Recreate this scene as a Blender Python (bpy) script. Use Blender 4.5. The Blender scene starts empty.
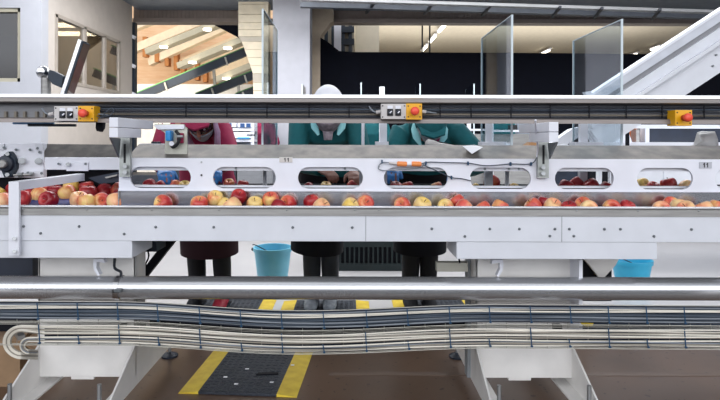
import bpy, bmesh, math, random
from mathutils import Vector, Matrix
random.seed(7)
SC = bpy.context.scene
C = SC.collection
PI = math.pi

# ------------------------------------------------------------------ camera, world, lights, exposure
F = 560.0            # focal length in pixels of the 720 wide frame
VX, VY = 350.0, 140.0
EYE = 1.2
cam_d = bpy.data.cameras.new('camera')
cam = bpy.data.objects.new('camera', cam_d)
C.objects.link(cam)
cam_d.sensor_width = 36.0
cam_d.lens = 36.0 * F / 720.0
cam_d.shift_x = (360.0 - VX) / 720.0
cam_d.shift_y = -(199.5 - VY) / 720.0
cam_d.clip_start = 0.05
cam.location = (0, 0, EYE)
cam.rotation_euler = (PI / 2, math.radians(-0.14), 0)
SC.camera = cam

W = bpy.data.worlds.new('world')
SC.world = W
W.use_nodes = True
wn = W.node_tree.nodes
bg = wn['Background']
WIN = (3.25, 3.31, 3.46, 1)
# the big hall around the line: tall bright windows behind the photographer, a dim roof, a dark floor
wl = W.node_tree.links
wtc = wn.new('ShaderNodeTexCoord'); wsp = wn.new('ShaderNodeSeparateXYZ'); wr = wn.new('ShaderNodeValToRGB')
wl.new(wtc.outputs['Generated'], wsp.inputs[0])
def wmap(sock, a, b, c=0.0, d=1.0):
    m = wn.new('ShaderNodeMapRange'); m.interpolation_type = 'SMOOTHSTEP'
    m.inputs[1].default_value = a; m.inputs[2].default_value = b; m.inputs[3].default_value = c; m.inputs[4].default_value = d
    wl.new(sock, m.inputs[0]); return m.outputs[0]
def wmul(p, q):
    m = wn.new('ShaderNodeMath'); m.operation = 'MULTIPLY'; wl.new(p, m.inputs[0]); wl.new(q, m.inputs[1]); return m.outputs[0]
wl.new(wmap(wsp.outputs['Z'], -1, 1), wr.inputs[0])
we = wr.color_ramp.elements
we[0].position = 0.40; we[0].color = (0.05, 0.055, 0.07, 1)
we[1].position = 0.85; we[1].color = (0.26, 0.28, 0.32, 1)
k_ = we.new(0.52); k_.color = (0.32, 0.34, 0.40, 1)
win = wmul(wmul(wmap(wsp.outputs['Y'], -0.25, -0.75), wmap(wsp.outputs['Z'], 0.03, 0.14)), wmap(wsp.outputs['Z'], 0.68, 0.45))
wx = wn.new('ShaderNodeMix'); wx.data_type = 'RGBA'; wx.inputs[7].default_value = WIN
wl.new(win, wx.inputs[0]); wl.new(wr.outputs[0], wx.inputs[6]); wl.new(wx.outputs[2], bg.inputs[0])
bg.inputs[1].default_value = 1.0

def area(name, loc, rot, sx, sy, energy, col=(1, 1, 1)):
    d = bpy.data.lights.new(name, 'AREA')
    d.shape = 'RECTANGLE'; d.size = sx; d.size_y = sy
    d.energy = energy; d.color = col
    o = bpy.data.objects.new(name, d); C.objects.link(o)
    o.location = loc; o.rotation_euler = rot
    return o

area('hall_light_front', (0.0, 0.6, 3.6), (math.radians(25), 0, 0), 6.0, 1.6, 25, (0.97, 0.98, 1.0))
area('hall_light_rear', (0.3, 5.3, 3.15), (0, 0, 0), 7.0, 1.4, 230, (0.97, 0.98, 1.0))
area('timber_hall_fill', (-4.6, 10.6, 2.2), (math.radians(75), 0, 0), 3.0, 2.2, 80, (1.0, 0.90, 0.76))  # unseen warm fill added to brighten the timber hall
area('far_ceiling_fill', (3.5, 13.5, 2.3), (PI, 0, 0), 9.0, 5.0, 300, (1.0, 0.99, 0.97))  # unseen upward fill added to brighten the far ceiling
area('cream_column_fill', (-1.7, 6.6, 3.15), (math.radians(25), 0, 0), 2.0, 0.8, 30, (1, 0.98, 0.95))  # unseen fill added to brighten the cream column

SC.view_settings.view_transform = 'Standard'
SC.view_settings.look = 'None'
SC.view_settings.gamma = 1
SC.view_settings.use_curve_mapping = False
SC.view_settings.exposure = 0.0

# ------------------------------------------------------------------ helpers
def P(px, py, Y):
    """the point at distance Y that the photograph shows at (px, py)"""
    return Vector(((px - VX) * Y / F, Y, EYE - (py - VY) * Y / F))
def PX(px, Y): return (px - VX) * Y / F
def PZ(py, Y): return EYE - (py - VY) * Y / F

YT = 2.62            # distance of the control rail
KT = YT / 2.15
def lin(h):
    r = [int(h[i:i + 2], 16) / 255 for i in (0, 2, 4)]
    return tuple(c / 12.92 if c <= 0.04045 else ((c + 0.055) / 1.055) ** 2.4 for c in r) + (1,)

MATS = {}
def mat(name, h, rough=0.5, metal=0.0, var=0.06, scale=9.0, bump=0.0, bscale=60.0, stretch=(1, 1, 1), h2=None, spec=0.5, trans=0.0, alpha=1.0, emit=0.0, coat=0.0):
    m = bpy.data.materials.new(name)
    m.use_nodes = True
    nt = m.node_tree; N = nt.nodes; L = nt.links
    b = N['Principled BSDF']
    tc = N.new('ShaderNodeTexCoord'); mp = N.new('ShaderNodeMapping')
    mp.inputs['Scale'].default_value = stretch
    L.new(tc.outputs['Object'], mp.inputs['Vector'])
    nz = N.new('ShaderNodeTexNoise'); nz.inputs['Scale'].default_value = scale; nz.inputs['Detail'].default_value = 5
    L.new(mp.outputs[0], nz.inputs['Vector'])
    cr = N.new('ShaderNodeValToRGB')
    c = lin(h)
    if h2:
        cr.color_ramp.elements[0].color = c; cr.color_ramp.elements[1].color = lin(h2)
    else:
        cr.color_ramp.elements[0].color = tuple(max(0, v * (1 - var)) for v in c[:3]) + (1,)
        cr.color_ramp.elements[1].color = tuple(min(1, v * (1 + var)) for v in c[:3]) + (1,)
    cr.color_ramp.elements[0].position = 0.35; cr.color_ramp.elements[1].position = 0.65
    L.new(nz.outputs['Fac'], cr.inputs[0]); L.new(cr.outputs[0], b.inputs['Base Color'])
    b.inputs['Roughness'].default_value = rough
    b.inputs['Metallic'].default_value = metal
    b.inputs['Specular IOR Level'].default_value = spec
    if coat: b.inputs['Coat Weight'].default_value = coat; b.inputs['Coat Roughness'].default_value = 0.15
    if trans:
        b.inputs['Transmission Weight'].default_value = trans
    if alpha < 1: b.inputs['Alpha'].default_value = alpha
    if emit:
        b.inputs['Emission Color'].default_value = c; b.inputs['Emission Strength'].default_value = emit
    if bump:
        n2 = N.new('ShaderNodeTexNoise'); n2.inputs['Scale'].default_value = bscale; n2.inputs['Detail'].default_value = 3
        L.new(mp.outputs[0], n2.inputs['Vector'])
        bp = N.new('ShaderNodeBump'); bp.inputs['Strength'].default_value = bump; bp.inputs['Distance'].default_value = 0.02
        L.new(n2.outputs['Fac'], bp.inputs['Height']); L.new(bp.outputs[0], b.inputs['Normal'])
    MATS[name] = m
    return m

M_white = mat('white_paint', 'DFE1E9', 0.42, var=0.03)
M_panel = mat('pale_grey_paint', 'D2D5DC', 0.45, var=0.03)
M_stand = mat('stand_paint', 'E0DEDB', 0.5, var=0.04)
M_steel = mat('brushed_steel', 'A3A2A0', 0.45, 0.75, var=0.12, scale=6, stretch=(1, 12, 12))
M_mottle = mat('mottled_steel', '5F5C5A', 0.5, 0.55, scale=14, h2='7D7872', stretch=(1, 1, 1))
M_bright = mat('bright_steel', 'C9CACD', 0.22, 1.0, var=0.04, scale=5, stretch=(0.6, 8, 8))
M_lip = mat('lit_lip_steel', 'DADBDE', 0.35, 0.6, var=0.05)  # highlight along the steel edges put into a lighter colour
M_browns = mat('brownish_steel', '544E4D', 0.42, 0.8, var=0.12, stretch=(0.6, 8, 8))
M_darks = mat('dark_steel', '33363D', 0.5, 0.6, var=0.15)
M_black = mat('black_navy', '070A14', 0.7, var=0.2, spec=0.25)
M_navy = mat('navy_rubber', '1B2434', 0.5, var=0.2)
M_belt = mat('blue_belt', '143A86', 0.5, var=0.12)
M_rbelt = mat('dark_belt', '11151E', 0.7, var=0.15, spec=0.25)
M_blue = mat('blue_plastic', '2C8CD0', 0.4, var=0.06)
M_tie = mat('blue_tie', '16405F', 0.5)
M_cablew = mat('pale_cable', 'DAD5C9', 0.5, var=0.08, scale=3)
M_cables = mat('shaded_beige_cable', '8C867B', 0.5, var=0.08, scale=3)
M_cableg = mat('grey_cable', '7E858D', 0.5, var=0.08, scale=3)
M_cableb = mat('slate_cable', '3A4552', 0.5, var=0.1, scale=3)
M_cabled = mat('dark_cable', '1A1F2B', 0.5, var=0.1)
M_cablet = mat('tan_cable', '6E675C', 0.5, var=0.1)
M_wire = mat('zinc_wire', 'A9A79E', 0.4, 0.7)
M_yellow = mat('yellow_plastic', 'E5A912', 0.4, var=0.04)
M_mush = mat('red_button', 'E8513C', 0.4, var=0.04)
M_box = mat('grey_box', 'C4C0BE', 0.5, var=0.03)
M_orange = mat('orange_plastic', 'E58A4A', 0.4)
M_concrete = mat('column_white', 'ADAEB6', 0.7, var=0.03)
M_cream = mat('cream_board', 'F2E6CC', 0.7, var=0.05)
M_card = mat('cardboard', '8F7458', 0.8, var=0.12)
M_paper = mat('white_paper', 'E4E5EA', 0.7, var=0.02)
M_label = mat('beige_label', 'CBC6C2', 0.6)
M_ink = mat('black_ink', '15161A', 0.6)
M_bucket = mat('light_blue_plastic', '6CC0DB', 0.4, h2='83CDE4', scale=5)
M_bucket2 = mat('blue_bucket_plastic', '2FA5CC', 0.4, h2='3DB2D6', scale=5)
M_crate = mat('dark_green_plastic', '0B1E20', 0.5, var=0.1)
M_mat = mat('dark_rubber_mat', '262C36', 0.6, var=0.15, bump=0.6, bscale=70)
M_matY = mat('yellow_mat_edge', 'D9BE3A', 0.6, h2='C7A82E', scale=16)
M_teal = mat('teal_cloth', '12646A', 0.85, h2='0D5157', scale=5, bump=0.35, bscale=14)
M_ltteal = mat('pale_teal_cloth', '8FCBD0', 0.85, var=0.05)
M_magenta = mat('magenta_cloth', '841A40', 0.85, h2='97234A', scale=5, bump=0.35, bscale=14)
M_maroon = mat('maroon_cloth', '4A1026', 0.85, var=0.12)
M_pink = mat('pale_pink_scarf', 'A989A6', 0.9, var=0.12, scale=20)
M_skin = mat('skin', 'A86F5C', 0.55, var=0.05)
M_skin2 = mat('skin_dark', '85584A', 0.55, var=0.05)
M_trou = mat('black_trousers', '0E1119', 0.8, var=0.2)
M_dgrey = mat('dark_grey_cloth', '2A2F38', 0.8, var=0.2)
M_shoeR = mat('red_shoe', 'A31A33', 0.6)
M_shoeG = mat('grey_shoe', '8D949C', 0.7, var=0.2, scale=25)
M_capw = mat('white_cap_cloth', 'E2E2E8', 0.85, var=0.03)
M_mask = mat('grey_mask', '8D9098', 0.85, var=0.08)
M_scarf = mat('grey_scarf', '7E747B', 0.9, var=0.3, scale=40)
M_goggle = mat('dark_goggles', '2B1A22', 0.2, var=0.1)
M_glove = mat('blue_glove', '2E7CC4', 0.45, var=0.15, scale=30)
M_eye = mat('eye_white', 'DADADA', 0.2)
M_hair = mat('dark_hair', '1B1613', 0.7)
M_timber = mat('peach_timber', 'E8BE93', 0.7, h2='F0CDA6', scale=3, stretch=(1, 1, 6))
M_timber2 = mat('dark_timber', 'B5763F', 0.7, var=0.1)
M_rafter = mat('pale_rafter', 'F0DDBF', 0.7, var=0.05)
M_beamg = mat('grey_beam', 'A9A492', 0.7, var=0.05)
M_beige = mat('beige_wall', 'C3B9A6', 0.8, var=0.04)
M_beige2 = mat('beige_frame', 'AE9F8C', 0.8, var=0.05)
M_wallL = mat('room_wall', 'AEB0B7', 0.7, var=0.02)
M_wallS = mat('room_side_wall', 'C0B8B0', 0.7, var=0.03)
M_fascia = mat('fascia', '8C8079', 0.6, var=0.06)
M_roofst = mat('roof_steel', '545A63', 0.5, var=0.1)
M_deck = mat('deck_blue', '7C8793', 0.5, var=0.08)
M_curt = mat('black_curtain', '050711', 0.9, var=0.15, spec=0.15)
M_lamp = mat('lamp_glow', 'FFF6E4', 0.5, emit=5.0)
M_plastic = mat('milky_plastic', 'C9C6C4', 0.35, var=0.06, trans=0.35, bump=0.3, bscale=20)
M_bearing = mat('bearing_blue', '122334', 0.45, var=0.15)
M_copper = mat('copper_glow', 'C9764C', 0.5, var=0.2)
M_stem = mat('apple_stem', '4A3320', 0.8)
M_bolt = mat('zinc_bolt', 'A3A6A8', 0.35, 0.8)
M_darkbolt = mat('dull_bolt', '6E7478', 0.45, 0.6)

def glassmat(name, h, a, rough=0.03):
    m = bpy.data.materials.new(name); m.use_nodes = True
    nt = m.node_tree; N = nt.nodes; L = nt.links
    N.remove(N['Principled BSDF'])
    tr = N.new('ShaderNodeBsdfTransparent'); gl = N.new('ShaderNodeBsdfGlossy'); mx = N.new('ShaderNodeMixShader')
    fr = N.new('ShaderNodeFresnel'); fr.inputs[0].default_value = 1.45
    ge = N.new('ShaderNodeNewGeometry'); inv = N.new('ShaderNodeMath'); inv.operation = 'SUBTRACT'; inv.inputs[0].default_value = 1.0
    L.new(ge.outputs['Backfacing'], inv.inputs[1])
    ad = N.new('ShaderNodeMath'); ad.operation = 'MULTIPLY_ADD'; ad.inputs[2].default_value = a; ad.use_clamp = True
    L.new(fr.outputs[0], ad.inputs[0]); L.new(inv.outputs[0], ad.inputs[1]); L.new(ad.outputs[0], mx.inputs[0])
    tr.inputs[0].default_value = lin(h); gl.inputs['Roughness'].default_value = rough
    nz = N.new('ShaderNodeTexNoise'); nz.inputs['Scale'].default_value = 4
    cr = N.new('ShaderNodeValToRGB'); cr.color_ramp.elements[0].color = (.8, .83, .88, 1); cr.color_ramp.elements[1].color = (.9, .92, .95, 1)
    L.new(nz.outputs['Fac'], cr.inputs[0]); L.new(cr.outputs[0], gl.inputs[0])
    L.new(tr.outputs[0], mx.inputs[1]); L.new(gl.outputs[0], mx.inputs[2])
    L.new(mx.outputs[0], N['Material Output'].inputs['Surface'])
    return m
M_acryl = glassmat('acrylic', 'E4EBEF', 0.05)
M_acedge = mat('acrylic_edge', 'C5D2D8', 0.3, var=0.03)
M_window = glassmat('window_glass', '8F8370', 0.02)
M_window2 = glassmat('side_window_glass', 'EFEAE0', 0.40)

def apple_mat(name, cr_a, cr_b, cr_c, bias):
    m = bpy.data.materials.new(name); m.use_nodes = True
    nt = m.node_tree; N = nt.nodes; L = nt.links; b = N['Principled BSDF']
    tc = N.new('ShaderNodeTexCoord'); oi = N.new('ShaderNodeObjectInfo')
    ad = N.new('ShaderNodeVectorMath'); ad.operation = 'ADD'
    ml = N.new('ShaderNodeMath'); ml.operation = 'MULTIPLY'; ml.inputs[1].default_value = 37.0
    L.new(oi.outputs['Random'], ml.inputs[0]); L.new(tc.outputs['Object'], ad.inputs[0]); L.new(ml.outputs[0], ad.inputs[1])
    nz = N.new('ShaderNodeTexNoise'); nz.inputs['Scale'].default_value = 14; nz.inputs['Detail'].default_value = 2
    L.new(ad.outputs[0], nz.inputs['Vector'])
    n2 = N.new('ShaderNodeTexNoise'); n2.inputs['Scale'].default_value = 110; n2.inputs['Detail'].default_value = 4
    mp = N.new('ShaderNodeMapping'); mp.inputs['Scale'].default_value = (1, 1, 0.18)
    L.new(ad.outputs[0], mp.inputs['Vector']); L.new(mp.outputs[0], n2.inputs['Vector'])
    sx = N.new('ShaderNodeSeparateXYZ'); L.new(tc.outputs['Object'], sx.inputs[0])
    g = N.new('ShaderNodeMath'); g.operation = 'MULTIPLY_ADD'; g.inputs[1].default_value = 5.0; g.inputs[2].default_value = bias
    L.new(sx.outputs['X'], g.inputs[0])
    s1 = N.new('ShaderNodeMath'); s1.operation = 'MULTIPLY_ADD'; s1.inputs[1].default_value = 0.9
    L.new(nz.outputs['Fac'], s1.inputs[0]); L.new(g.outputs[0], s1.inputs[2])
    s2 = N.new('ShaderNodeMath'); s2.operation = 'MULTIPLY_ADD'; s2.inputs[1].default_value = 0.35
    L.new(n2.outputs['Fac'], s2.inputs[0]); L.new(s1.outputs[0], s2.inputs[2])
    cr = N.new('ShaderNodeValToRGB')
    e = cr.color_ramp.elements
    e[0].position = 0.3; e[0].color = lin(cr_a); e[1].position = 0.85; e[1].color = lin(cr_c)
    k = e.new(0.58); k.color = lin(cr_b)
    L.new(s2.outputs[0], cr.inputs[0]); L.new(cr.outputs[0], b.inputs['Base Color'])
    b.inputs['Roughness'].default_value = 0.32
    return m
A_RED = apple_mat('apple_red', 'D98A52', 'C03A38', '8E1420', 0.12)
A_MIX = apple_mat('apple_blush', 'EBC476', 'D96A50', 'B4242E', -0.06)
A_YEL = apple_mat('apple_yellow', 'E6C25E', 'EFCF8A', 'D8663E', -0.10)
A_PEACH = apple_mat('apple_peach', 'F0CE93', 'EBAE80', 'D65A4E', -0.06)

# ---- mesh builder
WL = {}     # world position of the root each object's vertices are relative to
class MB:
    def __init__(s): s.bm = bmesh.new()
    def box(s, x0, x1, y0, y1, z0, z1, bev=0.0, rot=None):
        vs = [s.bm.verts.new((x, y, z)) for x in (x0, x1) for y in (y0, y1) for z in (z0, z1)]
        fs = []
        for a in ((0, 1, 3, 2), (4, 6, 7, 5), (0, 4, 5, 1), (2, 3, 7, 6), (0, 2, 6, 4), (1, 5, 7, 3)):
            fs.append(s.bm.faces.new([vs[i] for i in a]))
        if bev:
            ed = list({e for f in fs for e in f.edges})
            r = bmesh.ops.bevel(s.bm, geom=ed, offset=bev, segments=2, affect='EDGES', profile=0.6)
        return s
    def bar(s, p, q, w, h, up=Vector((0, 0, 1))):
        p, q = Vector(p), Vector(q)
        t = (q - p).normalized()
        a = t.cross(Vector(up))
        if a.length < 1e-4: a = t.cross(Vector((0, 1, 0)))
        a.normalize(); b = a.cross(t)
        vs = []
        for c in (p, q):
            for i, j in ((-1, -1), (1, -1), (1, 1), (-1, 1)):
                vs.append(s.bm.verts.new(c + a * (i * w / 2) + b * (j * h / 2)))
        for f in ((3, 2, 1, 0), (4, 5, 6, 7), (0, 1, 5, 4), (1, 2, 6, 5), (2, 3, 7, 6), (3, 0, 4, 7)):
            s.bm.faces.new([vs[i] for i in f])
        return s
    def loft(s, path, radii, n=14, side=Vector((1, 0, 0)), cap=True):
        path = [Vector(p) for p in path]
        rings = []
        for i, p in enumerate(path):
            t = (path[min(i + 1, len(path) - 1)] - path[max(i - 1, 0)]).normalized()
            a = Vector(side) - t * t.dot(Vector(side))
            if a.length < 0.15:
                a = Vector((0, 1, 0)) - t * t.y
            a.normalize(); b = t.cross(a)
            r = radii[i] if isinstance(radii, list) else radii
            ra, rb = r if isinstance(r, (list, tuple)) else (r, r)
            rings.append([s.bm.verts.new(p + a * (ra * math.cos(2 * PI * k / n)) + b * (rb * math.sin(2 * PI * k / n))) for k in range(n)])
        for r0, r1 in zip(rings, rings[1:]):
            for k in range(n):
                s.bm.faces.new((r0[k], r0[(k + 1) % n], r1[(k + 1) % n], r1[k]))
        if cap:
            s.bm.faces.new(list(reversed(rings[0]))); s.bm.faces.new(rings[-1])
        return s
    def tube(s, pts, r, n=8, smooth=0):
        pts = [Vector(p) for p in pts]
        if smooth: pts = catmull(pts, smooth)
        return s.loft(pts, r, n, side=Vector((0, 0.31, 0.95)))
    def cyl(s, p, q, r, n=16, r2=None):
        return s.loft([p, q], [r, r if r2 is None else r2], n)
    def lathe(s, prof, c, n=24, axis='Z'):
        c = Vector(c); rings = []
        for r, h in prof:
            ring = []
            for k in range(n):
                a = 2 * PI * k / n
                if axis == 'Z': v = Vector((r * math.cos(a), r * math.sin(a), h))
                elif axis == 'Y': v = Vector((r * math.cos(a), h, r * math.sin(a)))
                else: v = Vector((h, r * math.cos(a), r * math.sin(a)))
                ring.append(s.bm.verts.new(c + v))
            rings.append(ring)
        for r0, r1 in zip(rings, rings[1:]):
            for k in range(n):
                s.bm.faces.new((r0[k], r0[(k + 1) % n], r1[(k + 1) % n], r1[k]))
        s.bm.faces.new(list(reversed(rings[0]))); s.bm.faces.new(rings[-1])
        return s
    def prism(s, poly, d):
        """poly: 3-D points of a flat outline, d: extrusion vector"""
        d = Vector(d)
        a = [s.bm.verts.new(Vector(p)) for p in poly]; b = [s.bm.verts.new(Vector(p) + d) for p in poly]
        s.bm.faces.new(a); s.bm.faces.new(list(reversed(b)))
        n = len(a)
        for i in range(n): s.bm.faces.new((a[i], b[i], b[(i + 1) % n], a[(i + 1) % n]))
        return s
    def sphere(s, c, r, u=16, v=10, sc=(1, 1, 1)):
        M = Matrix.Translation(Vector(c)) @ Matrix.Diagonal((r * sc[0], r * sc[1], r * sc[2], 1))
        bmesh.ops.create_uvsphere(s.bm, u_segments=u, v_segments=v, radius=1, matrix=M)
        return s
    def build(s, name, m, parent=None, smooth=False, label=None, ang=40):
        bmesh.ops.recalc_face_normals(s.bm, faces=s.bm.faces)
        if parent is not None:
            off = WL[parent.name]
        else:
            xs = [v.co for v in s.bm.verts]
            off = Vector(((min(v.x for v in xs) + max(v.x for v in xs)) / 2, (min(v.y for v in xs) + max(v.y for v in xs)) / 2, min(v.z for v in xs)))
        bmesh.ops.translate(s.bm, verts=s.bm.verts, vec=-off)
        me = bpy.data.meshes.new(name)
        s.bm.to_mesh(me); s.bm.free()
        if smooth:
            for p in me.polygons: p.use_smooth = True
            if ang: me.set_sharp_from_angle(angle=math.radians(ang))
        me.materials.append(m)
        o = bpy.data.objects.new(name, me); C.objects.link(o)
        if parent is None: o.location = off
        else: o.parent = parent
        WL[o.name] = Vector(off)
        if label: o['label'] = label
        return o

def catmull(p, k):
    out = []
    for i in range(len(p) - 1):
        a, b, c, d = p[max(i - 1, 0)], p[i], p[i + 1], p[min(i + 2, len(p) - 1)]
        for j in range(k):
            t = j / k
            out.append(0.5 * ((2 * b) + (c - a) * t + (2 * a - 5 * b + 4 * c - d) * t * t + (3 * b - a - 3 * c + d) * t ** 3))
    out.append(p[-1])
    return out

def thing(name, label, cat, loc=(0, 0, 0), group=None):
    o = bpy.data.objects.new(name, None); C.objects.link(o)
    o.empty_display_size = 0.1
    o.location = loc; WL[o.name] = Vector(loc)
    return tag(o, label, cat, group)
def tag(o, label, cat, group=None):
    o['label'] = label; o['category'] = cat
    if group: o['group'] = group
    return o
def struct(o, label=None, cat=None):
    o['kind'] = 'structure'
    if label: o['label'] = label
    if cat: o['category'] = cat
    return o
def bake(o):
    dg = bpy.context.evaluated_depsgraph_get(); dg.update()
    me = bpy.data.meshes.new_from_object(o.evaluated_get(dg))
    o.modifiers.clear(); o.data = me
    return o
ORD = ['first', 'second', 'third', 'fourth', 'fifth', 'sixth', 'seventh', 'eighth', 'ninth', 'tenth', 'eleventh', 'twelfth', 'thirteenth',
       'fourteenth', 'fifteenth', 'sixteenth', 'seventeenth', 'eighteenth', 'nineteenth', 'twentieth', 'twenty-first', 'twenty-second']

# ------------------------------------------------------------------ setting: floor, walls, roof
def floor_mat():
    m = mat('floor_concrete', '574538', 0.30, h2='665142', scale=2.2, spec=0.5)
    nt = m.node_tree; N = nt.nodes; L = nt.links; b = N['Principled BSDF']
    old = b.inputs['Base Color'].links[0].from_socket
    geo = N.new('ShaderNodeNewGeometry'); sp = N.new('ShaderNodeSeparateXYZ'); L.new(geo.outputs['Position'], sp.inputs[0])
    nz = N.new('ShaderNodeTexNoise'); nz.inputs['Scale'].default_value = 3
    L.new(geo.outputs['Position'], nz.inputs['Vector'])
    # floor colour turns paler in the workers' aisle
    st = N.new('ShaderNodeMapRange'); st.inputs[1].default_value = 3.78; st.inputs[2].default_value = 3.80
    L.new(sp.outputs['Y'], st.inputs[0])
    cr = N.new('ShaderNodeValToRGB'); cr.color_ramp.elements[0].color = lin('B9B7B8'); cr.color_ramp.elements[1].color = lin('C6C4C4')
    L.new(nz.outputs['Fac'], cr.inputs[0])
    mx = N.new('ShaderNodeMix'); mx.data_type = 'RGBA'
    L.new(st.outputs[0], mx.inputs[0]); L.new(old, mx.inputs[6]); L.new(cr.outputs[0], mx.inputs[7])
    # dark crumbs and stains trodden in
    vo = N.new('ShaderNodeTexNoise'); vo.inputs['Scale'].default_value = 26; vo.inputs['Detail'].default_value = 2
    L.new(geo.outputs['Position'], vo.inputs['Vector'])
    th = N.new('ShaderNodeMapRange'); th.inputs[1].default_value = 0.665; th.inputs[2].default_value = 0.695
    L.new(vo.outputs['Fac'], th.inputs[0])
    m2 = N.new('ShaderNodeMix'); m2.data_type = 'RGBA'; m2.inputs[7].default_value = lin('3A2C25')
    iv = N.new('ShaderNodeMath'); iv.operation = 'SUBTRACT'; iv.inputs[0].default_value = 1.0; L.new(st.outputs[0], iv.inputs[1])
    mu = N.new('ShaderNodeMath'); mu.operation = 'MULTIPLY'; L.new(th.outputs[0], mu.inputs[0]); L.new(iv.outputs[0], mu.inputs[1])
    L.new(mu.outputs[0], m2.inputs[0]); L.new(mx.outputs[2], m2.inputs[6])
    L.new(m2.outputs[2], b.inputs['Base Color'])
    return m
struct(MB().box(-7, 9, -1.5, 20.5, -0.05, 0).build('floor', floor_mat()))
struct(MB().box(PX(330, 2.88), 6, 2.86, 2.90, -0.01, 0.002).build('trim_1', mat('floor_joint', '665448', 0.4)), 'pale joint strip across the concrete floor')

# room at the left with its windows
YA, XB, YB = 6.0, PX(41, 6.0), 8.5
def wall_with_hole(mb, x0, x1, z0, z1, hx0, hx1, hz0, hz1, y0, y1):
    mb.box(x0, x1, y0, y1, z0, hz0); mb.box(x0, x1, y0, y1, hz1, z1)
    mb.box(x0, hx0, y0, y1, hz0, hz1); mb.box(hx1, x1, y0, y1, hz0, hz1)
    return mb
wz0, wz1 = PZ(82, YA), PZ(8, YA)
struct(wall_with_hole(MB(), -6.5, XB, 0, 4.2, -4.6, PX(20, YA), wz0, wz1, YA, YA + 0.14).build('wall_front', M_wallL))
w1 = struct(MB().box(-4.6, PX(20, YA), YA + 0.06, YA + 0.07, wz0, wz1).build('window_1', M_window), 'window in the front wall of the side room')
fr = MB()
for a in ((-4.6, PX(20, YA), wz0, wz0 + 0.04), (-4.6, PX(20, YA), wz1 - 0.04, wz1), (PX(20, YA) - 0.04, PX(20, YA), wz0, wz1)):
    fr.box(a[0], a[1], YA + 0.02, YA + 0.10, a[2], a[3])
fr.build('window_frame', M_beamg, w1)
sy0, sy1 = XB * F / (55 - VX), XB * F / (120 - VX)
sz1 = PZ(14, sy0); sz0 = PZ(93, sy1)
mb = MB()
mb.box(XB - 0.14, XB, YA + 0.14, YB, 0, sz0); mb.box(XB - 0.14, XB, YA + 0.14, YB, sz1, 4.2)
mb.box(XB - 0.14, XB, YA + 0.14, sy0, sz0, sz1); mb.box(XB - 0.14, XB, sy1, YB, sz0, sz1)
struct(mb.build('wall_left', M_wallS))
w2 = struct(MB().box(XB - 0.02, XB - 0.012, sy0, sy1, sz0, sz1).build('window_2', M_window2), 'three-pane window along the side wall')
fr = MB()
for y in (sy0 + 0.02, sy0 + (sy1 - sy0) * 0.40, sy0 + (sy1 - sy0) * 0.72, sy1 - 0.02):
    fr.box(XB - 0.05, XB + 0.006, y - 0.03, y + 0.03, sz0, sz1)
fr.box(XB - 0.05, XB + 0.006, sy0, sy1, sz1 - 0.03, sz1 + 0.01); fr.box(XB - 0.05, XB + 0.008, sy0, sy1, sz0 - 0.02, sz0 + 0.02)
fr.build('window_frame', mat('window_frame', 'A79E94', 0.5), w2)
struct(MB().box(-6.5, XB - 0.14, 8.36, 8.5, 0, 4.2).build('wall_room_back', M_beige2))
struct(MB().box(-6.5, XB - 0.14, 6.14, 8.36, 2.75, 2.85).build('ceiling_room', M_beige))
for k, (x, y) in enumerate(((-4.0, 7.45), (-4.0, 8.05))):
    l = MB().box(x - 0.4, x + 0.4, y - 0.04, y + 0.04, 2.70, 2.75).build('ceiling_lamp', M_lamp)
    tag(l, ('nearer' if k == 0 else 'farther') + ' lit tube lamp inside the windowed side room', 'lamp', 'tube lamps of the side room')
post = thing('steel_post', 'slim navy steel post with white clips at the end of the side wall', 'post', (PX(133, 8.6), 8.6, 0))
MB().box(PX(131, 8.6), PX(135.5, 8.6), 8.56, 8.66, 0, 3.0).build('post_body', M_bearing, post)
for y in (36, 65, 93):
    MB().bar(P(129, y - 1, 8.53), P(135, y + 2, 8.53), 0.05, 0.05).build('clip', M_white, post)

# roof structure
struct(MB().box(XB + .005, 9, 6.2, 8.75, 3.23, 3.29).build('ceiling', M_deck))
def fascia(name, x0, x1, Y):
    mb = MB(); n = int((x1 - x0) / 0.06)
    mb.box(x0, x1, Y, Y + 0.08, PZ(19, Y), PZ(6, Y))
    for i in range(n):
        x = x0 + i * 0.06
        mb.box(x, x + 0.03, Y - 0.015, Y, PZ(19, Y), PZ(6, Y))
    return struct(mb.build(name, M_fascia))
fascia('trim_2', -3.4, -1.45, 8.8)
fascia('trim_3', -0.6, 9, 8.8)
struct(MB().box(-3.4, 9, 8.74, 8.95, PZ(23, 8.8), PZ(19, 8.8)).build('trim_4', M_fascia))
g = 'roof pipes and beams above the black curtain'
def roofbar(name, px0, y0, Y0, px1, y1, w, h, m, label, cat):
    Y1 = (PZ(y0, Y0) - EYE) * F / (VY - y1)
    o = MB().bar(P(px0, y0, Y0), P(px1, y1, Y1), w, h).build(name, m); tag(o, label, cat)
    return o
roofbar('roof_rail', 300, -1, 6.6, 760, 12, 0.10, 0.035, mat('roof_rail_grey', 'A8A9AA', 0.5), 'pale grey steel rail sloping across the roof, topmost', 'rail')
roofbar('roof_pipe', 300, 4, 7.0, 760, 16.5, 0.09, 0.075, M_roofst, 'dark steel beam just below the pale roof rail', 'beam')
for i, px in enumerate((374, 432, 490, 560, 602, 660)):
    Y = 7.15; y = 9 + (px - 360) * 0.02
    o = MB().bar(P(px, y - 7, 6.85), P(px - 8, y + 3, 7.4), 0.03, 0.03).build('roof_hanger', M_darks)
    tag(o, ORD[i] + ' dark slanted hanger from the left under the roof beam', 'hanger', 'hangers under the roof beam')

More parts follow.
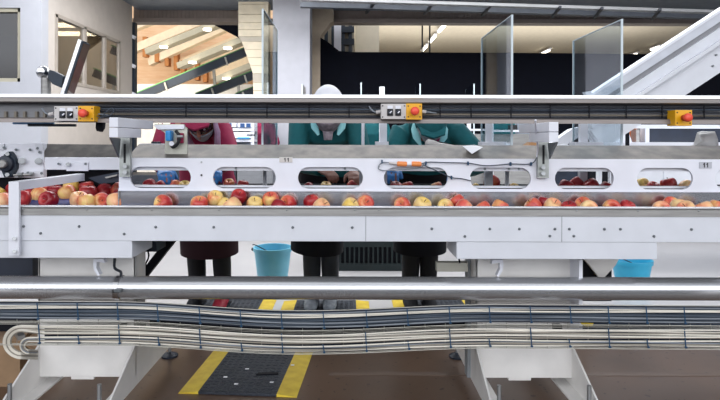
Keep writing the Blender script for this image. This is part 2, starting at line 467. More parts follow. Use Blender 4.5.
# black curtain wall and beige concrete frame
YC = 8.5
poly = [(320, 250), (320, 37), (327, 41), (339, 50.5), (352, 51.5), (540, 52), (790, 54), (790, 250)]
o = MB().prism([P(a, b if b < 200 else 219, YC) for a, b in poly], (0, 0.06, 0)).build('curtain_wall', M_curt)
struct(o, 'black curtain wall behind the line', 'curtain')
struct(MB().prism([P(a, b, 8.45) for a, b in ((310, 219), (310, 8), (333, 8), (333, 21), (330, 22), (320, 36), (320, 219))], (0, 0.3, 0)).build('wall_frame', M_beige2))
struct(MB().box(PX(272.5, 7.8), PX(309.5, 7.8), 7.8, 8.3, 0, 3.6).build('column', M_concrete), 'wide white concrete column', 'column')
# vertical cloth seam of the curtain
# far hall beyond the curtain
struct(MB().box(-1.0, 9, 8.95, 20.4, 4.2, 4.3).build('ceiling_far', M_beige))
struct(MB().box(-1.0, 16, 20.3, 20.4, 0, 4.2).build('wall_far', M_beige))
struct(MB().box(-1.1, -0.98, 10.5, 20.3, 0, 4.2).build('wall_far_left', M_beige))
struct(MB().box(9, 16, 8.95, 20.4, 4.2, 4.3).build('ceiling_far_right', M_beige))
struct(MB().box(PX(355, 10.2), PX(379, 10.2), 10.2, 10.8, 0, 4.2).build('wall_pier', mat('pier', 'D8CFBB', 0.8, var=0.03)), 'cream pier beyond the curtain', 'wall')
gbl = thing('office_block', 'glazed dark framed block glimpsed beyond the curtain left of the cream pier', 'building', (0, 9.6, 0))
MB().box(PX(321, 9.6), PX(354, 9.6), 9.62, 9.7, 0, 3.6).build('back_panel', M_beige, gbl)
for x in (326, 333, 343, 350): MB().box(PX(x, 9.6) - .03, PX(x, 9.6) + .03, 9.54, 9.6, 0, 3.6).build('mullion', M_bearing, gbl)
for y in (30, 42): MB().box(PX(340, 9.6), PX(354, 9.6), 9.50, 9.55, PZ(y + 3, 9.6), PZ(y - 3, 9.6)).build('spandrel', M_bearing, gbl)
MB().box(PX(334, 9.6), PX(341, 9.6), 9.48, 9.54, 0, 3.6).build('white_post', M_white, gbl)
zc = 4.2
def tubelamp(px0, y0, px1, y1, label):
    Ya = (zc - 0.12 - EYE) * F / (VY - y0); Yb = (zc - 0.12 - EYE) * F / (VY - y1)
    p, q = P(px0, y0, Ya), P(px1, y1, Yb)
    t = thing('tube_lamp', label, 'lamp', tuple((p + q) / 2), 'tube lamps in the far hall')
    MB().bar(p + Vector((0, 0, .05)), q + Vector((0, 0, .05)), 0.09, 0.04).build('housing', M_white, t)
    MB().bar(p.lerp(q, .08), p.lerp(q, .92), 0.05, 0.04).build('tube', M_lamp, t)
tubelamp(421.5, 51, 427, 45, 'lowest of three lit tube lamps in a slanting line')
tubelamp(429, 42.5, 435.5, 35, 'middle of three lit tube lamps in a slanting line')
tubelamp(438, 32, 446, 23, 'topmost of three lit tube lamps in a slanting line')
tubelamp(540, 54, 550, 49, 'lit tube lamp between the two tall clear dividers')
tubelamp(622, 57, 638, 52.5, 'lit tube lamp just right of the right-hand clear divider')
tubelamp(650, 49, 660, 45.5, 'lit tube lamp against the top edge of the white elevator')
for i, px in enumerate((422, 429.5)):
    o = MB().box(PX(px, 9.3) - .012, PX(px, 9.3) + .012, 9.29, 9.31, 1.6, 4.2).build('hanging_rod', M_darks)
    tag(o, ('left' if i == 0 else 'right') + ' of two thin dark rods hanging before the slanting tube lamps', 'rod', 'hanging rods')

# timber hall at the left
def timber_hall():
    struct(MB().box(-9, PX(275, 14), 14, 14.2, 0, 6).build('wall_timber', M_timber))
    struct(MB().box(-9, PX(262, 13.0), 13.0, 13.1, 0, PZ(84, 13)).build('wall_low', mat('low_white_wall', 'E6E4DF', 0.7)))
    # pale rafters running up to the right
    for i, (a, b, c, d) in enumerate(((118, 34, 176, 10), (128, 52, 214, 16), (150, 62, 232, 24), (176, 66, 252, 34), (196, 70, 262, 42), (212, 76, 262, 54))):
        o = MB().bar(P(a, b, 13.4), P(c, d, 12.4), 0.14, 0.19).build('rafter', M_rafter)
        tag(o, ORD[i] + ' pale timber rafter from the top left in the timber hall', 'rafter', 'rafters of the timber hall')
    for i, (a, b, c, d) in enumerate(((148, 52, 230, 19), (180, 66, 246, 39), (218, 80, 258, 64))):
        t = thing('box_beam', ORD[i] + ' grey box beam with lamps from the top in the timber hall', 'beam', tuple(P(a, b, 12.6)), 'box beams of the timber hall')
        MB().bar(P(a, b, 12.6), P(c, d, 11.9), 0.22, 0.13).build('beam_body', M_beamg, t)
        for f in ((0.22, 0.75) if i < 2 else (0.25,)):
            p = P(a, b, 12.5).lerp(P(c, d, 11.8), f) + Vector((0, -0.12, -0.04))
            MB().lathe([(0.03, 0), (0.085, 0.01), (0.09, 0.045), (0.05, 0.05)], p - Vector((0, 0, .05))).build('lamp', M_lamp, t)
    for i, (x, y0, y1) in enumerate(((145, 37, 57), (157, 45, 62), (167, 48, 66), (176, 47, 70), (183, 60, 78), (197, 60, 80), (205, 64, 82))):
        o = MB().box(PX(x - 2, 13.2), PX(x + 2, 13.2), 13.15, 13.35, PZ(y1, 13.2), PZ(y0, 13.2)).build('timber_strut', M_timber2)
        tag(o, ORD[i] + ' short brown timber strut from the left under the rafters', 'strut', 'struts of the timber hall')
    for i, (a, b, c, d) in enumerate(((136, 98, 250, 50), (196, 98, 258, 73), (236, 98, 262, 88))):
        t = thing('incline_conveyor', ORD[i] + ' dark inclined belt conveyor from the top in the timber hall', 'conveyor', tuple(P(a, b, 11.0)), 'dark inclined conveyors')
        MB().bar(P(a, b, 11.0 - .3 * i), P(c, d, 11.0 - .3 * i), 0.1, 0.15).build('side_frame', M_bearing, t)
        MB().bar(P(a, b - 4.6, 11.0 - .3 * i), P(c, d - 4.6, 11.0 - .3 * i), 0.1, 0.02).build('belt', mat('green_belt', '5C9A5A', 0.6), t)
        for f in (0.25, 0.78):
            p = P(a, b, 10.93 - .3 * i).lerp(P(c, d, 10.93 - .3 * i), f)
            MB().bar(p + Vector((0, 0, 0.07)), p + Vector((0.05, 0, -0.09)), 0.03, 0.03).build('clamp', M_wire, t)
        if True:
            p = P(a, b, 11.0 - .3 * i).lerp(P(c, d, 11.0 - .3 * i), 0.68)
            MB().bar(p + Vector((0, 0, -0.07)), Vector((p.x + 0.22, p.y, 0)), 0.05, 0.05).build('leg', M_wire, t)
timber_hall()
struct(MB().prism([P(a, b, 10.4) for a, b in ((205, 20), (255, 20), (255, 50), (243, 41), (236, 36))], (0, 0.06, 0)).build('wall_dark_gable', M_curt))
# cream slatted column
t = thing('slatted_column', 'tall cream column of stacked boards left of the white column', 'column', (PX(255, 8.2), 8.2, 0))
edge = [(0, 238), (36, 238), (40, 241), (72, 252.5), (100, 253.5), (219, 253.5)]
def lx(y):
    for (a, b), (c, d) in zip(edge, edge[1:]):
        if a <= y <= c: return b + (d - b) * (y - a) / (c - a)
    return 253.5 if y > 0 else 238
ys = [-40, -25, -10, 4, 14, 22, 29, 36, 41, 49, 57, 65, 73, 82, 90, 100, 112, 124, 136, 150, 170, 195, 219]
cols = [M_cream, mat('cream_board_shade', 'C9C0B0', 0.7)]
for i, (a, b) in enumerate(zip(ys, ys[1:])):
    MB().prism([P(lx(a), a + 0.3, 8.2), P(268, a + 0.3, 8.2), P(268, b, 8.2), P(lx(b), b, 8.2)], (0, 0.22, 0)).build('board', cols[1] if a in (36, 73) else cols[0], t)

# ------------------------------------------------------------------ inclined elevator, right background
def elevator():
    Y = 4.6
    a, b = P(575, 103, Y), P(760, -18.5, Y)
    d = (b - a).normalized(); n = Vector((-d.z, 0, d.x))       # n points up-left across the frame
    t = thing('inclined_elevator', 'white inclined elevator conveyor rising to the right behind the dividers', 'conveyor', (a.x, Y, 0))
    s = Y / F
    def band(name, o0, o1, y0, y1, m, lo=0.0):
        p, q = a + d * lo, b
        MB().prism([p - n * o0 + Vector((0, y0, 0)), q - n * o0 + Vector((0, y0, 0)), q - n * o1 + Vector((0, y0, 0)), p - n * o1 + Vector((0, y0, 0))], (0, y1 - y0, 0)).build(name, m, t)
    band('top_rail', 0.0, 0.022, -0.01, 0.10, M_white)
    band('side_plate', 0.022, 0.085, 0.0, 0.06, mat('elevator_grey', 'C3C7D0', 0.45))
    band('belt_gap', 0.085, 0.125, 0.03, 0.14, mat('gap_grey', '8E8F93', 0.6))
    band('middle_rail', 0.125, 0.205, -0.005, 0.06, M_panel)
    band('middle_flange', 0.205, 0.235, -0.04, 0.06, M_panel)
    band('lower_plate', 0.235, 0.44, 0.02, 0.08, M_panel)
    band('far_plate', 0.03, 0.44, 0.11, 0.14, M_panel)
    for f, o in ((0.62, 0.36), (0.66, 0.30), (0.8, 0.36), (0.86, 0.29)):
        p = a + d * ((b - a).length * f) - n * o
        MB().cyl(p + Vector((0, 0.02, 0)), p + Vector((0, 0.008, 0)), 0.008, 10).build('bolt', M_darkbolt, t)
    p = P(627, 200, Y + 0.3)
    MB().box(PX(627, Y + .1) - .012, PX(627, Y + .1) + .012, Y + .082, Y + .106, 0, PZ(97, Y)).build('leg', M_black, t)
    MB().prism([P(588, 97, Y - .05), P(584, 91, Y - .05), P(590, 90, Y - .05), P(597, 97, Y - .05)], (0, .04, 0)).build('end_bracket', M_white, t)
elevator()
# hopper machine below the elevator
t = thing('hopper_machine', 'white hopper machine under the elevator, seen below the control rail', 'machine', (PX(640, 5.3), 5.3, 0))
Y = 5.3
MB().prism([P(a, b, Y) for a, b in ((596, 122), (626, 124), (633, 143), (633, 150), (600, 150), (608, 140))], (0, 0.4, 0)).build('hopper_side', M_panel, t)
MB().box(PX(606, Y), PX(760, Y), Y - 0.25, Y + 0.5, PZ(160, Y), PZ(141, Y)).build('deck', M_white, t)
MB().box(PX(617, Y), PX(760, Y), Y + 0.1, Y + 0.14, PZ(127, Y), PZ(123, Y)).build('top_bar', M_panel, t)
MB().box(PX(632, Y), PX(641, Y), Y + 0.2, Y + 0.3, PZ(141, Y), PZ(128, Y)).build('orange_lit_cutout', M_copper, t)  # cutouts lit orange, that light put into a flat copper colour
MB().box(PX(645, Y), PX(648, Y), Y + 0.2, Y + 0.3, PZ(141, Y), PZ(126, Y)).build('orange_lit_cutout', M_copper, t)
MB().box(PX(641.5, Y), PX(645, Y), Y + 0.1, Y + 0.2, PZ(141, Y), PZ(128, Y)).build('upright', M_steel, t)
MB().box(PX(651, Y), PX(655, Y), Y + 0.1, Y + 0.2, PZ(141, Y), PZ(127, Y)).build('upright', M_panel, t)
MB().box(PX(630, Y), PX(760, Y), Y + 0.4, Y + 0.5, PZ(141, Y), PZ(127, Y)).build('back_panel', M_navy, t)
MB().prism([P(a, b, Y - 0.3) for a, b in ((545, 147), (572, 128), (580, 126), (592, 128), (560, 148))], (0, 0.1, 0)).build('chute', M_panel, t)
MB().prism([P(a, b, Y - 0.1) for a, b in ((593, 126), (603, 144), (599, 146), (590, 130))], (0, 0.1, 0)).build('chute_edge', M_steel, t)
for px in (600, 612):
    MB().box(PX(px, Y) - .02, PX(px, Y) + .02, Y, Y + .04, 0, PZ(150, Y)).build('leg', M_panel, t)

# ------------------------------------------------------------------ second line in the background
def cabinet(px0, px1, z1, m, label, drawers=0, Y=6.75, dep=0.6, z0=0.0):
    t = thing('machine_cabinet', label, 'cabinet', (PX((px0 + px1) / 2, Y), Y, 0), 'cabinets of the second line')
    MB().box(PX(px0, Y), PX(px1, Y), Y, Y + dep, z0 + .08, z1, 0.008).build('body', m, t)
    MB().box(PX(px0, Y) + .03, PX(px1, Y) - .03, Y + .03, Y + dep - .03, 0, z0 + .08).build('plinth', M_black, t)
    w = PX(px1, Y) - PX(px0, Y)
    k = max(1, round(w / 0.5))
    for i in range(k):
        x0 = PX(px0, Y) + w * i / k + .012; x1 = PX(px0, Y) + w * (i + 1) / k - .012
        d = MB().box(x0, x1, Y - .015, Y, z0 + .12, z1 - .08, 0.004).build('door', m, t)
        MB().box(x1 - .05, x1 - .03, Y - .035, Y - .015, (z0 + z1) / 2, (z0 + z1) / 2 + .1).build('handle', M_darks, d)
cabinet(100, 170, 0.78, M_darks, 'dark cabinet of the second line seen through the first oval opening')
cabinet(171, 236, 0.84, M_darks, 'dark cabinet of the second line behind the person in magenta')
cabinet(237, 282, 0.84, mat('shade_grey', '6A6C70', 0.6), 'mid grey cabinet of the second line seen through the second oval opening')
cabinet(283, 452, 0.92, M_black, 'long black cabinet of the second line behind the teal coats')
cabinet(453, 490, 0.98, M_navy, 'narrow navy cabinet seen at the left of the fifth oval opening')
cabinet(491, 514, 0.98, M_teal, 'dark teal cabinet seen in the middle of the fifth oval opening')
cabinet(515, 578, 0.98, M_navy, 'navy cabinet seen between the fifth and sixth oval openings')
cabinet(579, 587, 0.98, M_white, 'very narrow white cabinet seen in the sixth oval opening')
cabinet(588, 616, 0.98, M_black, 'black cabinet at the right of the sixth oval opening')
cabinet(617, 800, 1.02, M_panel, 'long pale cabinet seen through the seventh oval opening')
# shelf rack with binders
Y = 6.82
t = thing('shelf_rack', 'white shelf rack with blue fronted boxes between magenta jacket and column', 'rack', (PX(232, Y), Y, .845))
for y in (129, 140, 149):
    MB().box(PX(214, Y), PX(253, Y), Y, Y + 0.30, PZ(y, Y) - .02, PZ(y, Y) + .012).build('shelf', M_white, t)
for px in (215, 252):
    MB().box(PX(px, Y) - .02, PX(px, Y) + .02, Y + 0.02, Y + 0.06, 0.845, PZ(110, Y)).build('upright', M_white, t)
MB().box(PX(214, Y), PX(253, Y), Y + 0.31, Y + 0.33, 0.845, PZ(112, Y)).build('back_panel', mat('rack_back', '8E959C', 0.6), t)
for i, (a, b, y0, y1, m, lb) in enumerate(((222, 236, 122, 128, M_white, 'white file box on the upper shelf, left'), (238, 252, 122, 128, M_white, 'long white file box on the upper shelf, right'),
                                          (231, 251, 132, 139, M_white, 'white printed carton on the lower shelf'), (238, 250, 137, 139.5, M_blue, 'flat blue tray at the front of the lower shelf'))):
    k = thing('file_box', lb + ' of the far rack', 'box', (PX((a + b) / 2, Y), Y, PZ(y1, Y)), 'boxes on the far shelf rack')
    MB().box(PX(a, Y), PX(b, Y), Y - 0.02 - .03 * (i == 3), Y + 0.25, PZ(y1, Y) + .013, PZ(y0, Y), 0.004).build('body', m, k)
    if i == 0: MB().box(PX(227, Y), PX(232, Y), Y - .025, Y - .02, PZ(127, Y), PZ(123, Y)).build('front_label', mat('navy_label', '1E4374', 0.6), k)
    if i == 1:
        for a2 in (240.5, 246.5): MB().box(PX(a2, Y), PX(a2 + 4.5, Y), Y - .025, Y - .02, PZ(127.3, Y), PZ(123.2, Y)).build('front_label', MATS['navy_label'], k)
    if i == 2:
        mb = MB()
        for j in range(6): mb.box(PX(247 + j * 1.4, Y), PX(248 + j * 1.4, Y), Y - .024, Y - .02, PZ(135.8, Y), PZ(134, Y))
        mb.build('printed_lines', M_ink, k)
# white frame right of the third worker
t = thing('white_frame_rack', 'white tubular frame with grey panels right of the third teal coat', 'rack', (PX(490, 5.6), 5.6, 0))
Y = 5.6
for y, x0, x1 in ((129, 459, 486), (130, 494, 519), (143.5, 478, 510)):
    MB().box(PX(x0, Y), PX(x1, Y), Y, Y + .05, PZ(y + 1, Y), PZ(y - 1, Y)).build('cross_bar', M_white, t)
for x0, x1 in ((467.5, 470.5), (486, 493)):
    MB().box(PX(x0, Y), PX(x1, Y), Y - .02, Y + .04, 0, PZ(112, Y)).build('upright', M_white, t)
MB().box(PX(456, Y), PX(545, Y), Y + .1, Y + .14, 0.75, PZ(133, Y)).build('grey_panel', M_steel, t)
MB().box(PX(519, Y), PX(548, Y), Y + .1, Y + .14, PZ(133, Y), PZ(116, Y)).build('side_panel', mat('side_grey', '7F8893', 0.6), t)
MB().box(PX(510, Y), PX(518, Y), Y + .02, Y + .08, PZ(129, Y), PZ(124, Y)).build('dark_box', M_ink, t)
# small far dividers
for i, (xn, xf, yt) in enumerate(((302, 308, 83.5), (361, 360.4, 82), (420, 412, 83), (474, 462, 83))):
    Yn = 6.82; X = PX(xn, Yn); zb0 = .98 if i == 3 else .92; Yf = X * F / (xf - VX)
    Yf = min(max(Yf, Yn + .1), 7.33) if i != 1 else 7.33
    lb = ['against the white column', 'beside the white cap', 'left of the two before the black curtain', 'right of the two before the black curtain'][i]
    t = thing('small_divider', 'small dark clear divider of the second line, ' + lb, 'divider', (X, Yn, zb0), 'small far dividers')
    MB().box(X - .004, X + .004, Yn + .012, Yf, zb0, PZ(yt, Yn)).build('pane', M_acryl, t)
    MB().box(X - .007, X + .007, Yn, Yn + .012, zb0, PZ(yt, Yn)).build('edge', M_acedge, t)
o = MB().box(PX(379.5, 6.85), PX(384.5, 6.85), 6.85, 6.95, 0.92, PZ(86, 6.85)).build('white_post', M_white)
tag(o, 'short white post top standing before the black curtain above the control box', 'post')

# ------------------------------------------------------------------ rear lane, workers' side
YR0, YR1, ZR = 2.66, 3.22, 0.92
XL = PX(119, 2.56)
t = thing('rear_sorting_lane', 'rear sorting lane with dark belt behind the oval-hole panel', 'conveyor', (0.4, 2.9, 0.7))
MB().box(XL + .05, 2.3, YR0, YR1, ZR - .03, ZR, 0.004).build('belt', M_rbelt, t)
MB().box(XL + .05, 2.3, YR1, YR1 + .03, 0.78, ZR + .03).build('far_side_plate', M_darks, t)
MB().box(XL + .05, 2.3, YR0 - .02, YR1, 0.79, ZR - .035).build('bed', M_black, t)
MB().box(XL + .05, 2.3, 2.60, 2.635, 0.981, 0.990).build('guide_strip', M_white, t)
MB().box(XL + .05, 2.3, 2.636, 2.645, 0.80, 0.978).build('near_side_plate', M_black, t)
MB().box(XL + .02, 2.3, 2.566, 2.60, PZ(170.3, 2.566), PZ(161, 2.566)).build('top_beam', M_panel, t)
for px in (236, 345, 485, 509, 519):
    MB().cyl(P(px, 168, 2.566), P(px, 168, 2.56), 0.006, 10).build('bolt', M_darkbolt, t)
# left plate with bearing
t = thing('end_plate', 'white bolted end plate with dark bearing at the left of the line', 'machine', (PX(20, 2.95), 2.95, 0.9))
Y = 2.95
MB().box(PX(-40, Y), PX(44, Y), Y, Y + .03, PZ(178, Y), PZ(143.5, Y), 0.003).build('plate', M_white, t)
for a, b in ((-40, 5), (36, 44)): MB().box(PX(a, Y), PX(b, Y), Y - .008, Y, PZ(150, Y), PZ(144, Y)).build('tab', M_panel, t)
MB().box(PX(26, Y), PX(44, Y), Y - .006, Y, PZ(177, Y), PZ(171, Y)).build('tab', M_panel, t)
for px, py in ((22, 161.5), (38.5, 161.5)):
    b = MB().cyl(P(px, py, Y), P(px, py, Y - .03), 0.013, 6).build('hex_bolt', M_bolt, t)
    MB().cyl(P(px, py, Y - .0), P(px, py, Y - .012), 0.018, 16).build('washer', M_bolt, b)
for px, py in ((16, 150), (30, 150), (39.5, 152.5), (4, 148), (37.5, 148.5), (28, 173), (41.5, 173.5)):
    MB().cyl(P(px, py, Y), P(px, py, Y - .012), 0.007, 10).build('small_bolt', M_darkbolt, t)
bh = MB()
bh.prism([P(a, b, Y - .03) for a, b in ((6, 152.5), (9.5, 151.8), (13, 156), (16, 163), (15.5, 169), (13, 174), (10.5, 177.8), (4.5, 177.8), (2.5, 173.5), (0.5, 167), (1, 161), (4, 155))], (0, .03, 0))
bh = bh.build('bearing_housing', M_bearing, t)
MB().lathe([(0.045, 0), (0.04, -0.015), (0.022, -0.02), (0.02, -.012), (0.008, -.012)], P(6, 164, Y - .03), axis='Y').build('bearing_ring', M_navy, bh, True)
MB().lathe([(0.022, 0), (0.022, -0.03), (0.017, -.035), (0.006, -.035)], P(5.5, 164, Y - .035), axis='Y').build('shaft_end', M_steel, bh, True)
for py in (154.3, 175): MB().cyl(P(7.2, py, Y - .03), P(7.2, py, Y - .045), 0.011, 6).build('housing_bolt', M_bolt, bh)
rod = MB().cyl(P(14, 175.5, Y - .03), P(34, 174.5, Y - .03), 0.006, 10).build('tension_rod', M_steel, t)
MB().cyl(P(19, 175.3, Y - .03), P(23, 175.1, Y - .03), 0.014, 6).build('nut', M_bolt, rod)
MB().cyl(P(31, 174.7, Y - .03), P(33.5, 174.5, Y - .03), 0.012, 6).build('nut', M_bolt, rod)
# left rail of rear lane
t = thing('side_rail', 'white side rail under a mottled steel sheet, left of the bracket', 'rail', (PX(80, 2.93), 2.93, 1.0))
MB().box(PX(44.5, 2.9), PX(128, 2.9), 2.9, 2.95, PZ(170, 2.9), PZ(157.5, 2.9), 0.003).build('rail', M_white, t)
MB().box(PX(66, 2.89), PX(88, 2.89), 2.892, 2.9, PZ(171.3, 2.89), PZ(162.5, 2.89), 0.002).build('joint_plate', M_white, t)
MB().prism([P(44.5, 157.5, 2.91), P(130, 157.5, 2.91), P(130, 145.5, 3.0), P(44.5, 145, 3.0)], (0, .004, .004)).build('steel_sheet', M_mottle, t)
for px, py in ((58.5, 164), (85.5, 164)): MB().cyl(P(px, py, 2.9), P(px, py, 2.885), 0.006, 10).build('bolt', M_darkbolt, t)
MB().cyl(P(68, 164.5, 2.9), P(68, 164.5, 2.875), 0.011, 6).build('hex_bolt', M_bolt, t)
MB().box(PX(-40, 3.05), PX(125, 3.05), 3.06, 3.1, 0.80, PZ(166, 3.05)).build('dark_back', M_black, t)
t = thing('dark_diverter', 'dark sloped diverter plate above the apples beside the bracket', 'machine', (PX(105, 2.85), 2.85, 1.0))
MB().prism([P(a, b, 2.8) for a, b in ((88, 178), (118, 172), (118, 182), (100, 184))], (0, .12, 0)).build('plate', M_navy, t)
MB().prism([P(a, b, 2.78) for a, b in ((105, 177), (117, 174.5), (117, 176), (106, 178.5))], (0, .02, 0)).build('edge', M_steel, t)

# ------------------------------------------------------------------ front lane
YF = 2.30
ZB = 0.874
X0, X1 = PX(-45, 2.3), PX(765, 2.3)
t = thing('front_sorting_lane', 'long pale grey front lane of the sorting line carrying apples', 'conveyor', (0, YF, 0.70))
MB().box(X0, X1, YF, YF + .02, PZ(241, YF), PZ(215, YF), 0.002).build('front_panel', M_panel, t)
mb = MB(); mb.prism([(X0, YF - .004, PZ(215.3, YF)), (X0, YF - .004, PZ(209, YF)), (X0, YF + .004, PZ(207, YF)), (X0, YF + .022, PZ(207, YF)), (X0, YF + .022, PZ(215.3, YF))], (X1 - X0, 0, 0))
mb.build('steel_strip', M_steel, t)
MB().box(X0, X1, YF - .006, YF + .024, PZ(207.4, YF), PZ(206, YF), 0.0012).build('edge_strip', M_lip, t)
MB().box(X0, X1, YF + .024, 2.555, ZB - .006, ZB).build('belt', M_belt, t)
MB().prism([(X0, 2.555, ZB - .006), (X0, 2.555, ZB), (X0, 3.05, ZB + .034), (X0, 3.05, ZB + .028)], (XL - X0, 0, 0)).build('infeed_belt', M_belt, t)
MB().box(X0, X1, YF + .024, 2.54, 0.80, ZB - .01).build('bed', M_darks, t)
MB().box(XL, X1, 2.556, 2.562, 0.86, PZ(189.5, 2.56)).build('back_wall', M_bright, t)
for a, b in ((-45, 132), (457, 658)):
    MB().box(PX(a, YF), PX(b, YF), YF + .004, YF + .24, PZ(258.5, YF), PZ(241.2, YF), 0.003).build('lower_panel', M_panel, t)
for px, py in ((24, 226.5), (41, 233.5), (79.5, 226.5), (124.5, 234), (156, 227), (214, 227), (293, 227), (352.5, 227), (432, 228), (465, 235.5), (490, 228), (519.5, 228),
               (555, 228), (550, 235), (569.5, 228), (574, 235), (604.5, 228), (620.5, 228), (654, 235), (691.5, 228)):
    MB().lathe([(0.0055, 0.0), (0.0055, -0.003), (0.003, -0.0055), (0.001, -.006)], P(px, py, YF), 12, 'Y').build('bolt', M_darkbolt, t)
for px in (23, 87, 152, 219, 287, 355, 379, 446, 513, 577, 638, 699):
    MB().lathe([(0.004, 0.0), (0.004, -0.003), (0.001, -.005)], P(px, 209.4, YF - .004), 10, 'Y').build('screw', M_bolt, t)
for px in (366, 562): MB().box(PX(px, YF) - .0008, PX(px, YF) + .0008, YF - .001, YF + .001, PZ(241, YF), PZ(215, YF)).build('seam', M_darkbolt, t)
MB().box(PX(118.5, 2.55), PX(119.5, 2.55), 2.545, 2.57, PZ(206, 2.55), PZ(188, 2.55)).build('wall_end_flange', M_steel, t)

# oval-hole panel
def hole_panel():
    Y = 2.545; th = 0.012
    x0, x1 = PX(119, Y), PX(770, Y); z0, z1 = PZ(190, Y), PZ(158, Y)
    holes = [(130, 191), (213, 276), (298, 363), (384, 448), (470, 531), (555, 614), (637, 693), (715, 772)]
    hz0, hz1 = PZ(188.2, Y), PZ(166.7, Y)
    mb = MB(); bm = mb.bm
    def face(pts):
        a = [bm.verts.new((x, Y, z)) for x, z in pts]
        f = bm.faces.new(a)
        return f
    r = (hz1 - hz0) / 2; cz = (hz0 + hz1) / 2
    def arc(cx, a0, a1, n=12): return [(cx + r * math.cos(a0 + (a1 - a0) * k / n), cz + r * math.sin(a0 + (a1 - a0) * k / n)) for k in range(n + 1)]
    # split into cells, each cell has the halves above and below its hole
    edges = [x0] + [PX((holes[i][1] + holes[i + 1][0]) / 2, Y) for i in range(len(holes) - 1)] + [PX(780, Y)]
    for i, (a, b) in enumerate(holes):
        ca, cb = PX(a, Y) + r, PX(b, Y) - r
        e0, e1 = edges[i], edges[i + 1]
        face([(e0, cz)] + [(p) for p in reversed(arc(ca, PI / 2, PI))] + list(reversed(arc(cb, 0, PI / 2))) + [(e1, cz), (e1, z1), (e0, z1)])
        face([(e1, cz)] + list(reversed(arc(cb, -PI / 2, 0))) + list(reversed(arc(ca, PI, 1.5 * PI))) + [(e0, cz), (e0, z0), (e1, z0)])
    bmesh.ops.remove_doubles(bm, verts=bm.verts, dist=1e-5)
    bmesh.ops.recalc_face_normals(bm, faces=bm.faces)
    ret = bmesh.ops.extrude_face_region(bm, geom=list(bm.faces))
    bmesh.ops.translate(bm, verts=[v for v in ret['geom'] if isinstance(v, bmesh.types.BMVert)], vec=(0, th, 0))
    t = thing('oval_hole_panel', 'long white side panel pierced by a row of oval openings', 'panel', (0.4, Y, z0))
    mb.build('panel', M_white, t)
    MB().box(x0, x1, Y - .006, Y + .012, z0 - .004, z0 + .002).build('bottom_flange', M_white, t)
    MB().prism([(x0 + .03, Y + .012, z1 - .004), (x1, Y + .012, z1 - .004), (x1, 2.70, PZ(145.2, 2.70)), (x0 + .03, 2.70, PZ(145.2, 2.70))], (0, .003, .004)).build('top_sheet', M_mottle, t)
    MB().box(x0 + .03, x1, 2.702, 2.85, 1.155, 1.165).build('rear_shelf', M_panel, t)
    for px, py, rr, m in ((201.5, 162, .0045, M_bolt), (201.5, 175, .0045, M_ink), (379, 166, .005, M_bolt)):
        MB().cyl(P(px, py, Y), P(px, py, Y - .004), rr, 12).build('bolt', m, t)
    for (a, b, c, d, m, h) in ((279.5, 292.5, 156.8, 162, M_label, 'beige label reading 11'), (699, 711.5, 160.5, 167, mat('grey_label', 'B4B6BE', 0.6), 'grey label reading 11')):
        lb = MB().box(PX(a, Y), PX(b, Y), Y - .003, Y, PZ(d, Y), PZ(c, Y)).build('number_label', m, t, label=h)
        mb = MB(); s = (d - c); cx = (a + b) / 2 + 0.4
        for k in (-1.5, 1.7):
            mb.prism([P(cx + k + u, (c + d) / 2 + v * s * 0.36, Y - .0032) for u, v in ((-.1, 1), (.75, 1), (.75, -1), (.1, -1), (-.95, -.45), (-.95, -.05), (-.1, -.45))], (0, -.001, 0))
        mb.build('numerals', M_ink, lb)
    return t
hole_panel()

# arm-and-plate brackets carrying the rail
def bracket(x0, x1, side, label, ytop, ybot, pl0, pl1):
    """x0..x1 front end face; side +1: the right flank shows"""
    Y = 2.22; X0b, X1b = PX(x0, Y), PX(x1, Y)
    t = thing('rail_bracket', label, 'bracket', ((X0b + X1b) / 2, 2.4, 1.0), 'brackets carrying the control rail')
    zt, zm, zb = PZ(ytop, Y), PZ((ytop + ybot) / 2, Y), PZ(ybot, Y)
    MB().box(X0b, X1b, Y, YT - .002, zm + .001, zt, .002).build('upper_beam', M_white, t)
    MB().box(X0b, X1b, Y, Y + .25, zb, zm - .001, .002).build('lower_beam', M_white, t)
    Yp = 2.52
    p = MB().box(PX(pl0, Yp), PX(pl1, Yp), Yp, Yp + .02, PZ(177, Yp), PZ(ybot - 3, Yp)).build('slotted_plate', mat('galvanised' + str(x0), 'A9ADAA', 0.45, 0.7, var=0.15, scale=20), t)
    c = (pl0 + pl1) / 2
    MB().box(PX(c - 1.1, Yp), PX(c + 1.1, Yp), Yp - .001, Yp + .001, PZ(163, Yp), PZ(144, Yp)).build('slot', M_ink, p)
    for y in (166.5, 172.5): MB().cyl(P(c, y, Yp), P(c, y, Yp - .018), 0.010, 6).build('bolt', M_bolt, p)
    g0 = pl0 if side > 0 else pl1
    MB().prism([P(x0 if side > 0 else x1, ybot, 2.26), P(g0, ybot + 1, 2.50), P(g0 - 1.5 * side, 158, 2.51), P(g0 - 3 * side, 154, 2.48)], (0.006 * side, 0, 0)).build('gusset', mat('gusset' + str(x0), '7F878B', 0.5, 0.6), t)
bracket(109, 118, 1, 'white box bracket with slotted plate, left end of the oval-hole panel', 117.5, 137.5, 119.5, 130)
bracket(549, 558.5, -1, 'white box bracket with slotted plate, between fifth and sixth oval openings', 121, 141, 538, 549)

